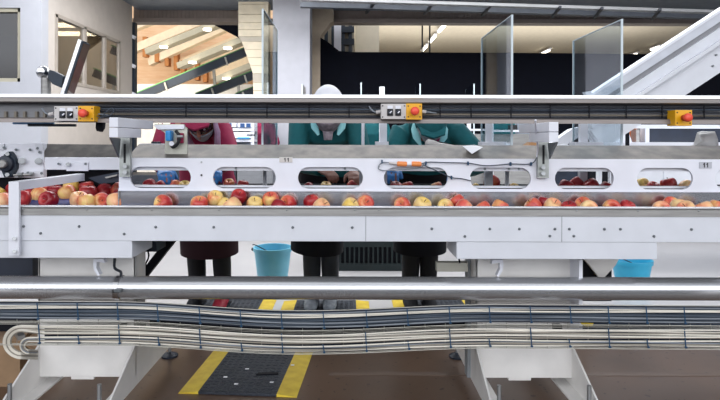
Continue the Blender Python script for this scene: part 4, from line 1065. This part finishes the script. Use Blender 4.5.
# ------------------------------------------------------------------ apples
def apple_mesh(name, m):
    prof = [(0.003, .62), (.14, .60), (.26, .72), (.42, .86), (.62, .91), (.82, .80), (.95, .55), (1.0, .22), (.98, -.12), (.88, -.45), (.70, -.72), (.50, -.88), (.34, -.93), (.20, -.88), (.08, -.80), (.003, -.79)]
    bm = bmesh.new(); n = 24; rings = []
    for r, z in prof:
        rings.append([bm.verts.new((r * math.cos(2 * PI * k / n) * (1 + .02 * math.cos(10 * PI * k / n)), r * math.sin(2 * PI * k / n), z + (.03 * math.cos(10 * PI * k / n) if z < -.7 else 0))) for k in range(n)])
    for r0, r1 in zip(rings, rings[1:]):
        for k in range(n): bm.faces.new((r0[k], r0[(k + 1) % n], r1[(k + 1) % n], r1[k]))
    bm.faces.new(rings[0]); bm.faces.new(rings[-1])
    bmesh.ops.recalc_face_normals(bm, faces=bm.faces)
    bmesh.ops.scale(bm, verts=bm.verts, vec=(.04, .04, .04))
    me = bpy.data.meshes.new(name); bm.to_mesh(me); bm.free()
    for p in me.polygons: p.use_smooth = True
    me.materials.append(m)
    return me
AM = {'r': apple_mesh('apple_red', A_RED), 'm': apple_mesh('apple_blush', A_MIX), 'y': apple_mesh('apple_yellow', A_YEL), 'p': apple_mesh('apple_peach', A_PEACH)}
sb = MB(); sb.loft([(0, 0, .022), (.001, 0, .032), (.004, .001, .043)], [.0016, .0014, .0022], 7)
bmesh.ops.recalc_face_normals(sb.bm, faces=sb.bm.faces)
STEM = bpy.data.meshes.new('stem'); sb.bm.to_mesh(STEM); sb.bm.free(); STEM.materials.append(M_stem)
COLN = {'r': 'red', 'm': 'red and yellow', 'y': 'yellow', 'p': 'peach-pink'}
# (px, py, radius px, colour, stem facing viewer)
FRONT = {
 'left of the guard bar': [(2, 200, 9, 'p', 0), (3, 192, 8, 'y', 0)],
 'between guard bar and bracket': [(22, 198, 9, 'r', 0), (39, 194, 8.5, 'y', 0), (31, 193, 8, 'r', 0), (49.5, 198.5, 9.3, 'r', 1), (58, 191, 9, 'r', 0), (68, 192.5, 9, 'm', 0), (79, 199, 9.3, 'p', 0), (87, 201, 9, 'm', 0), (76, 187, 8, 'y', 0),
                 (101, 199.5, 9, 'm', 1), (94, 190, 9, 'r', 0), (106, 190, 8.5, 'r', 0), (116, 200.5, 9.3, 'p', 0), (85, 188, 8, 'r', 0), (116, 189, 8, 'r', 0), (12, 190, 8, 'r', 0), (48, 188, 8, 'm', 0)],
 'below the first oval opening': [(164, 200.5, 9, 'm', 1)],
 'below the second oval opening': [(206, 200.5, 9.3, 'm', 0), (216, 198, 8.5, 'y', 0), (225, 201, 8.5, 'y', 0), (234, 202.5, 9.5, 'p', 0), (236, 196.5, 8.5, 'r', 0), (257, 201.5, 8.8, 'y', 0), (270, 199, 8.8, 'm', 0), (279, 203, 8, 'r', 0), (288, 200.5, 8.5, 'm', 1)],
 'below the third oval opening': [(312, 200, 8.7, 'r', 0), (321, 204, 9, 'p', 0), (350, 203, 8.7, 'y', 0), (365, 201, 9.2, 'm', 1)],
 'below the fourth oval opening': [(403, 202.5, 9, 'm', 1), (422, 203, 9.5, 'y', 0), (446, 203.5, 8.5, 'y', 1)],
 'below the fifth oval opening': [(458, 199, 8.3, 'm', 0), (463.5, 204.5, 8.8, 'p', 0), (484, 205, 7.5, 'm', 0), (500, 204.5, 8.7, 'm', 0)],
 'between fifth and sixth openings': [(534, 203, 8.8, 'm', 0), (545, 201, 8.5, 'r', 0), (553.5, 203.5, 9.2, 'p', 0), (567, 205, 8.5, 'r', 0)],
 'below the sixth oval opening': [(584, 202, 8.8, 'm', 0), (589, 205.5, 9.3, 'p', 1), (612, 204, 9.3, 'm', 1), (626, 204.5, 8.5, 'r', 0)],
 'below the seventh oval opening': [(661, 206, 9.2, 'p', 1), (671, 201.5, 8.5, 'm', 0), (678, 203.5, 8.8, 'p', 0), (687, 206.5, 9.2, 'p', 0)],
 'at the far right end': [(705, 206.5, 9.2, 'p', 0), (717, 204, 8.5, 'm', 0)],
}
REAR = {
 'second': [(229, 184.5, 6, 'm', 0), (243, 185.5, 6, 'r', 0), ],
 'third': [(309, 187.5, 5.5, 'r', 0), (326, 187, 6, 'y', 0), (352, 186, 6, 'r', 0)],
 'fourth': [(396, 187, 6.5, 'r', 0), (437, 187, 6, 'p', 0), (408, 187, 6.5, 'r', 0)],
 'fifth': [(476, 188, 5.5, 'y', 0), (491.5, 182, 8.3, 'r', 0), (514, 188, 5.5, 'y', 0)],
 'sixth': [(566, 186, 7.5, 'r', 0), (579, 184.5, 8.3, 'r', 0), (592, 185.5, 8, 'r', 0), (604, 187, 7, 'r', 0)],
 'seventh': [(642, 183.5, 7, 'y', 1), (653, 186.5, 6.5, 'r', 0), (670, 184.5, 8.3, 'r', 0), (685, 186, 7.5, 'p', 1)],
 'first': [(150, 186, 7, 'r', 0), (160, 187, 6.5, 'r', 0), (176, 186.5, 6.5, 'm', 0), (185, 187, 6.5, 'y', 0)],
}
APP = []
def solve(px, py, r, belt, ymin, ymax):
    Y = (EYE - belt) * F / (py - VY + r * 0.92)
    Y = min(max(Y, ymin), ymax)
    R = r * .94 * Y / F
    p = P(px, py, Y)
    p.z = max(p.z, belt + R * .93)
    return p, R
for lb, L in FRONT.items():
    left = lb in ('left of the guard bar', 'between guard bar and bracket')
    L = sorted(L)
    for i, (px, py, r, c, st) in enumerate(L):
        p, R = solve(px, py + (1.8 if left else 2.8), r, ZB, 2.372, 3.0 if left else 2.512)
        l = '%s apple %s, %s from the left' % (COLN[c], lb, ORD[i]) if len(L) > 1 else '%s apple alone on the front lane %s' % (COLN[c], lb)
        APP.append([p, R, c, st, l, 'apples on the front lane', ZB, 2.328, 3.04 if left else 2.552, p.z])
for lb, L in REAR.items():
    L = sorted(L)
    for i, (px, py, r, c, st) in enumerate(L):
        p, R = solve(px, py, r, ZR, 2.72, 3.15)
        APP.append([p, R, c, st, '%s apple seen through the %s oval opening, %s from the left' % (COLN[c], lb, ORD[i]), 'apples on the rear lane', ZR, 2.665, 3.21, p.z])
for it in range(320):
    for i in range(len(APP)):
        for j in range(i):
            a, b = APP[i], APP[j]
            if abs(a[0].x - b[0].x) > .12 or a[6] != b[6]: continue
            d = a[0] - b[0]; need = (a[1] + b[1]) * 1.0
            if d.length < need:
                k = (need - d.length) / max(d.length, 1e-4) * .5
                v = Vector((d.x * .22, d.y * 1.0 + (.004 if d.y >= 0 else -.004), d.z * .3)) * k
                a[0] += v; b[0] -= v
    for a in APP:
        a[0].z = min(max(a[0].z, a[6] + a[1] * .93), max(a[9] + .008, a[6] + a[1] * .93))
        a[0].y = min(max(a[0].y, a[7] + a[1]), a[8] - a[1])
for p, R, c, st, l, grp, bz, *_ in APP:
    o = bpy.data.objects.new('apple', AM[c]); C.objects.link(o)
    o.location = p; s = R / .04; o.scale = (s, s, s)
    if st: o.rotation_euler = (math.radians(random.uniform(62, 85)), 0, math.radians(random.uniform(-35, 35)))
    else: o.rotation_euler = (math.radians(random.uniform(-40, 40)), math.radians(random.uniform(-40, 40)), random.uniform(0, 2 * PI))
    tag(o, l, 'apple', grp); WL[o.name] = p.copy()
    k = bpy.data.objects.new('stem', STEM); C.objects.link(k); k.parent = o

# ------------------------------------------------------------------ floor things
def bucket(px, ytop, Y, label, m, bottom=True):
    cx = PX(px, Y); h = PZ(ytop, Y)
    t = thing('bucket', label, 'bucket', (cx, Y, 0), 'blue buckets on the floor')
    R = 19 * Y / F
    prof = [(R * .70, .0), (R * .72, .012), (R * .96, h - .03), (R * 1.02, h - .03), (R * 1.03, h), (R * .96, h), (R * .93, h - .03), (R * .69, .02), (.004, .018)]
    MB().lathe([(R * .68, 0)] + prof, (cx, Y, 0), 32).build('body', m, t, True)
    pts = [Vector((cx + R * 1.06 * math.cos(a), Y - R * 1.06 * abs(math.sin(a)) * .55, h - .01 + .035 * math.cos(a * 2 + 1))) for a in [PI - .2 - k * .26 for k in range(11)]]
    hd = MB().tube(pts, .004, 7).build('handle', M_darks, t)
    MB().sphere((cx - R * 1.04, Y, h - .02), .014, 10, 8).build('handle_lug', M_navy, hd)
    MB().sphere((cx - R * .1, Y - R * .80, .12), .022, 12, 8, (1, .3, 1)).build('mark', M_tie, t)
    return t
bucket(273, 246.5, 4.5, 'light blue bucket with wire handle on the floor between the workers', M_bucket)
bucket(632, 258, 4.5, 'blue bucket half hidden behind the right stand', M_bucket2)

def rubber_mat(xl, xr, y0, y1, ang, label, group='rubber mats with yellow edges'):
    c = Vector(((xl + xr) / 2, (y0 + y1) / 2, 0)); w = xr - xl; d = y1 - y0
    t = thing('rubber_mat', label, 'mat', tuple(c), group)
    t.rotation_euler = (0, 0, ang)
    e = .095
    m = MB(); m.box(c.x - w / 2 + e, c.x + w / 2 - e, c.y - d / 2, c.y + d / 2, 0.0005, .013, .002)
    nx, ny = int((w - 2 * e) / .035), int(d / .035)
    for i in range(nx):
        for j in range(ny):
            x = c.x - w / 2 + e + .02 + i * .035; y = c.y - d / 2 + .02 + j * .035
            m.box(x - .011, x + .011, y - .011, y + .011, .013, .0155)
    m.build('rubber_pad', M_mat, t)
    for s in (-1, 1):
        x0 = c.x + s * w / 2; x1 = c.x + s * (w / 2 - e)
        MB().prism([(x0, c.y - d / 2, .0005), (x1, c.y - d / 2, .0005), (x1, c.y - d / 2, .0135), (x0, c.y - d / 2, .003)], (0, d, 0)).build('yellow_edge', M_matY, t)
    return t
rubber_mat(-.79, -.225, 2.63, 3.2, math.radians(-4), 'dark rubber mat with yellow edges on the floor below the cables, nearest')
rubber_mat(-1.17, -.5475, 3.36, 4.2, 0, 'dark rubber mat with yellow edges under the red shoes')
rubber_mat(-.4875, .1425, 3.30, 4.17, 0, 'dark rubber mat with yellow edges under the grey shoes')
rubber_mat(.315, .93, 3.36, 4.2, 0, 'dark rubber mat with yellow edges under the third worker')
for i, (x, y) in enumerate(((-.55, 2.72), (-.62, 2.8), (-.45, 2.85), (-.53, 2.9), (-.38, 2.74), (-.3, 2.95))):
    o = MB().box(x - .009, x + .009, y - .006, y + .006, .0156, .0175).build('paper_scrap', M_paper); tag(o, 'tiny white scrap on the near rubber mat, ' + ORD[i] + ' from the front', 'scrap', 'scraps on the near mat')
o = MB().prism([(-.47, 2.82, .0157), (-.36, 2.83, .0157), (-.36, 2.85, .0157), (-.46, 2.845, .0157)], (0, 0, .006)).build('dark_scrap', M_black); tag(o, 'dark flat scrap on the near rubber mat', 'scrap')

# crate stack
def crate(z, label):
    Y0 = 5.15; xa, xb = PX(335, Y0), PX(412, Y0); h = .27
    t = thing('plastic_crate', label, 'crate', ((xa + xb) / 2, Y0 + .2, z), 'stacked green crates')
    f = MB()
    f.box(xa, xb, Y0, Y0 + .4, z, z + .02)
    for y in (Y0, Y0 + .38):
        f.box(xa, xb, y, y + .02, z + .02, z + .07); f.box(xa, xb, y, y + .02, z + h - .05, z + h)
        n = 16
        for i in range(n + 1):
            x = xa + (xb - xa - .015) * i / n
            f.box(x, x + .015, y, y + .02, z + .07, z + h - .05)
    for x in (xa, xb - .02): f.box(x, x + .02, Y0 + .02, Y0 + .38, z + .02, z + h)
    f.build('shell', M_crate, t)
    MB().box(xa + .02, xb - .02, Y0 + .021, Y0 + .379, z + .021, z + h - .05).build('load', M_black, t)
for k in range(3): crate(k * .272, ['lowest', 'middle', 'topmost'][k] + ' dark green slatted crate in the stack behind the two teal coats')

# cardboard box far left
t = thing('cardboard_box', 'open brown cardboard box on the floor left of the left stand', 'box', (-1.9, 2.95, 0))
bx = (-2.25, -1.60, 2.72, 3.1); hz = .215
MB().box(bx[0], bx[1], bx[2], bx[2] + .006, 0, hz).build('side', M_card, t); MB().box(bx[0], bx[1], bx[3] - .006, bx[3], 0, hz).build('side', M_card, t)
MB().box(bx[1] - .006, bx[1], bx[2] + .006, bx[3] - .006, 0, hz).build('side', M_card, t); MB().box(bx[0], bx[0] + .006, bx[2] + .006, bx[3] - .006, 0, hz).build('side', M_card, t)
MB().box(bx[0] + .006, bx[1] - .006, bx[2] + .006, bx[3] - .006, .0, .006).build('bottom', M_card, t)
MB().prism([(bx[0], bx[2], hz), (bx[1], bx[2], hz), (bx[1] - .03, bx[2] + .17, hz + .02), (bx[0], bx[2] + .17, hz + .02)], (0, 0, .005)).build('flap', M_card, t)
MB().prism([(bx[1], bx[2] + .01, hz), (bx[1], bx[3] - .01, hz), (bx[1] + .10, bx[3] - .03, hz - .11), (bx[1] + .10, bx[2] + .03, hz - .11)], (.003, 0, .004)).build('flap', M_card, t)
o = MB().bar(P(8, 316, 2.9), P(22, 338, 2.6), .03, .02).build('steel_strap', M_steel); tag(o, 'loose grey steel strap behind the cable loops, far left', 'strap')

# ------------------------------------------------------------------ people
def head_f(p):
    x, y, z = p
    k = 1.0
    if z < 0: k = 1 - .30 * min(1, -z) ** 1.3
    yy = y * (1.0 + (.10 if y > 0 else 0)) + (-.10 * max(0, -z) if y < 0 else -.22 * max(0, -z) * 1)
    return Vector((x * .076 * k, yy * .094, z * .118))
def head_mesh(mb, M, scale=1.0, keep=None, u=32, v=24):
    bm = mb.bm
    r = bmesh.ops.create_uvsphere(bm, u_segments=u, v_segments=v, radius=1)
    vs = r['verts']; kill = []
    for vv in vs:
        p = vv.co.copy()
        if keep and not keep(p): kill.append(vv)
        vv.co = M @ (head_f(p) * scale)
    if kill: bmesh.ops.delete(bm, geom=kill, context='VERTS')
def shell(name, M, scale, keep, m, parent, thick=.004, label=None, u=36, v=28):
    mb = MB(); head_mesh(mb, M, scale, keep, u, v)
    o = mb.build(name, m, parent, True, label, ang=0)
    md = o.modifiers.new('s', 'SOLIDIFY'); md.thickness = thick; md.offset = 1
    return bake(o)

def hand(mb, wrist, knuckle, normal, curl=0.6, k=1.0, thumb_side=1):
    """palm from the wrist to the knuckles, four unequal bent fingers and a thumb leaving the side of the palm"""
    w, kn = Vector(wrist), Vector(knuckle)
    d = (kn - w).normalized(); n = Vector(normal); n = (n - d * n.dot(d)).normalized(); s = d.cross(n).normalized()
    L = .088
    mb.loft([w, w + d * .02, w + d * .055, w + d * L], [(.026 * k, .02 * k), (.032 * k, .018 * k), (.041 * k, .016 * k), (.040 * k, .013 * k)], 12, side=s)
    for i, (off, ln) in enumerate(((-.030, .066), (-.010, .078), (.010, .074), (.029, .058))):
        off *= thumb_side
        b = w + d * (L - .012) + s * off * k
        a = 0.0; pts = [b]; dd = d.copy()
        for seg, f in ((0.012, 0), (ln * .42, .35), (ln * .33, .8), (ln * .28, .7)):
            a += curl * f
            dd = (d * math.cos(a) - n * math.sin(a)) + s * (off * 1.2)
            pts.append(pts[-1] + dd.normalized() * seg)
        mb.loft(pts, [.0095 * k, .0095 * k, .009 * k, .0082 * k, .0065 * k], 8, side=s)
    b = w + d * .028 - s * .024 * thumb_side
    t1 = (d * .7 - s * .72 * thumb_side - n * .25).normalized(); t2 = (d * .95 - s * .2 * thumb_side - n * .45).normalized()
    mb.loft([b, b + t1 * .035, b + t1 * .035 + t2 * .03, b + t1 * .035 + t2 * .052], [.013 * k, .012 * k, .0105 * k, .008 * k], 8, side=n)

def remesh(o, vs, sm=4):
    r = o.modifiers.new('r', 'REMESH'); r.mode = 'VOXEL'; r.voxel_size = vs; r.use_smooth_shade = True
    s = o.modifiers.new('s', 'SMOOTH'); s.factor = .5; s.iterations = sm
    bake(o)
    for p in o.data.polygons: p.use_smooth = True
    return o

def person(label, X, feetY, hip, sh, head, pitch, hands, coatm, skinm, legx=(-.09, .09), vox=.0065, stride=(0, 0), lower=None, shoes=(None, None), sleeve=True, hem=.42, group=None, trous=None, glove=(True, True), elbow=None, yaw=0, fx=0.0):
    """feet stand at feetY; hip, sh and head are (y, z); hands are wrist points (x, y, z) and knuckle points"""
    root = thing('person', label, 'person', (X, feetY, 0), group)
    hipc = Vector((X, hip[0], hip[1])); shc = Vector((X, sh[0], sh[1])); hd = Vector((X + fx, head[0], head[1]))
    mid = hipc.lerp(shc, .5) + Vector((0, .05, .01))
    zm = .017
    MH = Matrix.Translation(hd) @ Matrix.Rotation(yaw, 4, 'Z') @ Matrix.Rotation(math.radians(pitch), 4, 'X')
    shL = [shc + Vector((-.175, .0, -.02)), shc + Vector((.175, .0, -.02))]
    b = MB()
    up = (shc - hipc).normalized()
    nk = hd + (MH.to_3x3() @ Vector((0, .03, -.095)))
    b.loft([hipc - up * .10, hipc, mid, shc - up * .06, shc + up * .02, shc + (nk - shc) * .6, nk], [(.12, .09), (.165, .115), (.145, .105), (.165, .11), (.12, .075), (.06, .058), (.055, .055)], 18)
    legs = []
    for i in (0, 1):
        hx = hipc + Vector((legx[i], 0, -.03)); an = Vector((X + legx[i] * 1.05, feetY + stride[i], .10 + zm)); kn = hx.lerp(an, .52) + Vector((0, -.035, 0))
        legs.append((hx, kn, an))
        b.loft([hx + Vector((0, 0, .05)), hx.lerp(kn, .4), kn, kn.lerp(an, .35), an], [(.085, .085), (.078, .08), (.055, .058), (.054, .058), (.036, .04)], 14)
        b.loft([an + Vector((0, .03, -.06)), an + Vector((0, -.02, -.05)), an + Vector((0, -.10, -.065)), an + Vector((0, -.17, -.078))], [(.032, .035), (.038, .045), (.042, .03), (.03, .017)], 12)
    arms = []
    for i in (0, 1):
        wr, kn = Vector(hands[i][0]), Vector(hands[i][1])
        s0 = shL[i]
        if elbow: el = Vector(elbow[i])
        else: el = s0.lerp(wr, .52) + Vector(((-.07, .07)[i], .06, -.06))
        arms.append((s0, el, wr, kn))
        b.loft([s0, s0.lerp(el, .5), el, el.lerp(wr, .4), wr], [(.055, .055), (.047, .05), (.041, .042), (.04, .042), (.026, .024)], 12)
        hand(b, wr, kn, (0, -.25, 1), .75, 1.0, 1 if i == 0 else -1)
    head_mesh(b, MH)
    b.loft([MH @ Vector((0, -.085, .03)), MH @ Vector((0, -.105, -.005)), MH @ Vector((0, -.112, -.022)), MH @ Vector((0, -.088, -.032))], [.008, .012, .014, .012], 8)
    for s in (-1, 1):
        b.loft([MH @ Vector((s * .068, .005, -.03)), MH @ Vector((s * .082, .012, .0)), MH @ Vector((s * .076, .016, .03))], [(.008, .012), (.008, .020), (.006, .012)], 8)
    b.loft([MH @ Vector((-.022, -.094, -.058)), MH @ Vector((0, -.100, -.056)), MH @ Vector((.022, -.094, -.058))], [.004, .008, .004], 8)
    body = remesh(b.build('body', skinm, root), vox)
    for s in (-1, 1):
        MB().sphere(MH @ Vector((s * .031, -.083, .012)), .0125, 12, 8).build('eye', M_eye, root, True)
    # coat: one surface from hem to collar with the sleeves
    c = MB()
    knee = hipc + Vector((0, (feetY - hip[0]) * .3, -(hip[1] - hem)))
    c.loft([knee, knee.lerp(hipc, .5), hipc, mid, shc - up * .07, shc + up * .01, shc + (nk - shc) * .45], [(.235, .16), (.215, .15), (.19, .14), (.172, .13), (.19, .132), (.145, .10), (.08, .078)], 24)
    for s0, el, wr, kn in arms:
        c.loft([s0 + (shc - s0) * .3, s0, s0.lerp(el, .5), el, el.lerp(wr, .5), wr - (wr - el).normalized() * .0], [(.06, .07), (.075, .078), (.066, .07), (.06, .062), (.053, .053), (.042, .042)], 14)
    remesh(c.build('coat', coatm, root), .011, 5)
    for i, (hx, kn, an) in enumerate(legs):
        tm = trous or M_trou
        MB().loft([hx + Vector((0, 0, .04)), hx.lerp(kn, .5), kn, kn.lerp(an, .5), an + Vector((0, 0, -.035))], [(.09, .10), (.08, .085), (.066, .072), (.064, .068), (.056, .06)], 16).build('trouser_leg', tm, root, True)
        a = an
        sh_ = MB(); sh_.loft([a + Vector((0, .055, -.055)), a + Vector((0, .02, -.045)), a + Vector((0, -.05, -.050)), a + Vector((0, -.12, -.068)), a + Vector((0, -.19, -.078)), a + Vector((0, -.21, -.085))],
                             [(.03, .04), (.042, .052), (.047, .046), (.05, .034), (.042, .022), (.015, .01)], 14)
        sho = sh_.build('shoe', shoes[i] or M_trou, root, True)
        MB().box(a.x - .045, a.x + .045, a.y - .205, a.y + .07, zm, zm + .014, .004).build('sole', M_black, sho)
    for i in (0, 1):
        if glove[i]:
            gm = MB(); s0, el, wr, kn = arms[i]
            hand(gm, wr, kn, (0, -.25, 1), .75, 1.16, 1 if i == 0 else -1)
            dd = (wr - el).normalized()
            gm.loft([wr - dd * .06, wr - dd * .02, wr + dd * .02], [(.047, .046), (.042, .04), (.034, .028)], 12)
            remesh(gm.build('glove', M_glove, root), .0055, 3)
    return root, MH, shc, nk

def lapels(root, MH, shc, nk, m, dy=-.10, sx=.07, dz=0, hgt=.12):
    for s in (-1, 1):
        p = nk + Vector((s * sx, dy, -.01 + dz))
        MB().loft([p + Vector((s * .005, .05, hgt * .55)), p + Vector((s * .012, .01, hgt * .2)), p + Vector((s * .004, -.012, -hgt * .15)), p + Vector((-s * .018, -.02, -hgt * .5))], [(.012, .006), (.024, .009), (.024, .009), (.008, .004)], 12).build('collar', m, root, True)

HZ = ZR + .075
def hpt(px, py, Y): return P(px, py, Y)
# worker in magenta
w1 = person('person in magenta hooded jacket and red shoes bending over the apples at the left', -1.0, 4.05, (3.92, .95), (3.60, 1.28), (3.40, 1.315), 42,
            (((-1.06, 3.20, 1.03), (-.995, 3.05, .985)), ((-.775, 3.20, 1.035), (-.74, 3.05, .985))), M_magenta, M_skin, shoes=(M_trou, M_shoeR), hem=.76, stride=(.0, -.03), fx=.10)
root, MH, shc, nk = w1
for ch in root.children:
    if ch.name.startswith('coat'): pass
shell('hood', MH, 1.22, lambda p: p.y > -.30 or p.z > .35, M_magenta, root, .006)
MB().prism([MH @ Vector((x, y, z)) for x, y, z in ((-.085, -.075, .075), (-.075, -.125, .062), (0, -.155, .055), (.075, -.125, .062), (.085, -.075, .075), (0, -.09, .09))], MH.to_3x3() @ Vector((0, 0, .012))).build('hood_brim', M_magenta, root)
shell('face_mask', MH, 1.08, lambda p: p.y < -.15 and -.95 < p.z < -.12, M_mask, root, .003)
shell('goggles', MH, 1.10, lambda p: p.y < -.35 and -.12 < p.z < .32, M_goggle, root, .006)
for s in (-1, 1):
    MB().loft([MH @ Vector((s * .085, -.02, .03)), MH @ Vector((s * .095, -.05, -.05)), MH @ Vector((s * .085, -.06, -.13)), MH @ Vector((s * .07, -.04, -.2))], [(.012, .02), (.018, .03), (.02, .03), (.014, .022)], 10).build('scarf', M_pink, root, True)
# lower apron of the jacket, dark maroon
MB().loft([(-1.0, 4.0, .40), (-1.0, 3.97, .62), (-1.0, 3.93, .86)], [(.205, .16), (.205, .155), (.195, .15)], 24, cap=False).build('apron_skirt', mat('maroon_dark', '2A0B18', 0.9), root, True)

# worker with white cap
w2 = person('person in teal coat with white cap leaning over the apples, middle', -.15, 4.05, (3.92, .96), (3.60, 1.335), (3.46, 1.385), 34,
            (((-.17, 3.28, 1.03), (-.075, 3.16, .995)), ((.02, 3.22, 1.02), (.03, 3.08, .985))), M_teal, M_skin2, shoes=(M_shoeG, M_shoeG), trous=M_dgrey, hem=.76, glove=(False, False), stride=(0, 0), legx=(-.115, .010),
            elbow=((-.33, 3.50, 1.06), (.09, 3.52, 1.05)), fx=.015)
root, MH, shc, nk = w2
shell('white_cap', MH, 1.34, lambda p: p.z > .22 or (p.y > .1 and p.z > -.2), M_capw, root, .006)
shell('cap_band', MH, 1.28, lambda p: .10 < p.z < .30, M_capw, root, .008)
shell('beard_scarf', MH, 1.22, lambda p: p.y < .35 and -1.1 < p.z < -.10, M_scarf, root, .006)
MB().loft([nk + Vector((0, -.07, .02)), nk + Vector((0, -.10, -.05)), nk + Vector((0, -.11, -.12))], [(.05, .02), (.035, .015), (.025, .01)], 12).build('shirt_front', M_scarf, root, True)
lapels(root, MH, shc, nk, M_ltteal, dy=-.06, sx=.078, dz=-.01, hgt=.14)
MB().loft([(-.235, 4.02, .42), (-.22, 3.98, .64), (-.17, 3.93, .86), (-.155, 3.89, 1.0)], [(.19, .15), (.19, .15), (.20, .152), (.20, .155)], 24, cap=False).build('apron_skirt', M_black, root, True)

# third worker
w3 = person('person in teal coat and teal cap leaning low over the apples, right', .50, 4.05, (3.90, .95), (3.56, 1.275), (3.40, 1.30), 44,
            (((.24, 3.20, 1.045), (.225, 3.06, 1.0)), ((.62, 3.22, 1.02), (.60, 3.08, .985))), M_teal, M_skin2, hem=.76, glove=(True, True), stride=(0, 0), legx=(-.062, .062),
            elbow=((.27, 3.50, 1.10), (.86, 3.50, 1.06)), fx=-.01)
root, MH, shc, nk = w3
shell('teal_cap', MH, 1.18, lambda p: p.z > .10 or (p.y > .05 and p.z > -.35), M_teal, root, .006)
MB().prism([MH @ Vector((x, y, z)) for x, y, z in ((-.08, -.07, .03), (-.07, -.12, .02), (0, -.145, .015), (.07, -.12, .02), (.08, -.07, .03), (0, -.08, .05))], MH.to_3x3() @ Vector((0, 0, .012))).build('cap_brim', M_teal, root)
shell('face_mask', MH, 1.08, lambda p: p.y < -.1 and -.98 < p.z < -.10, M_mask, root, .003)
MB().loft([nk + Vector((.045, -.08, .03)), nk + Vector((.03, -.11, -.04)), nk + Vector((.01, -.12, -.09))], [(.022, .012), (.022, .012), (.012, .008)], 12).build('neck_scarf', mat('plum_scarf', '8A1350', 0.85), root, True)
lapels(root, MH, shc, nk, M_ltteal, dy=-.05, sx=.078, dz=.0, hgt=.14)
MB().loft([(.50, 4.0, .42), (.50, 3.97, .64), (.50, 3.91, .86), (.50, 3.86, 1.02)], [(.19, .15), (.19, .15), (.20, .155), (.205, .165)], 24, cap=False).build('apron_skirt', M_black, root, True)

# people at the second line
def far_person(px, label, coatm, Y=7.62, lean=.0, zs=1.40):
    X = PX(px, Y)
    r, MH, shc, nk = person(label, X, Y, (Y - .02, .92), (Y - .10, zs), (Y - .16, zs + .19), 20,
        (((X - .2, Y - .30, 1.08), (X - .17, Y - .38, 1.05)), ((X + .2, Y - .30, 1.08), (X + .17, Y - .38, 1.05))), coatm, M_skin, vox=.011, hem=.5, group='people at the second line')
    shell('cap', MH, 1.17, lambda p: p.z > .12 or (p.y > .1 and p.z > -.3), M_capw, r, .006, u=20, v=14)
far_person(258, 'person in magenta jacket at the second line left of the white column', M_magenta, Y=7.6)
far_person(371, 'person in teal coat at the second line between the two near teal coats', M_teal)
far_person(505, 'person in teal coat at the second line behind the middle clear divider', M_teal)
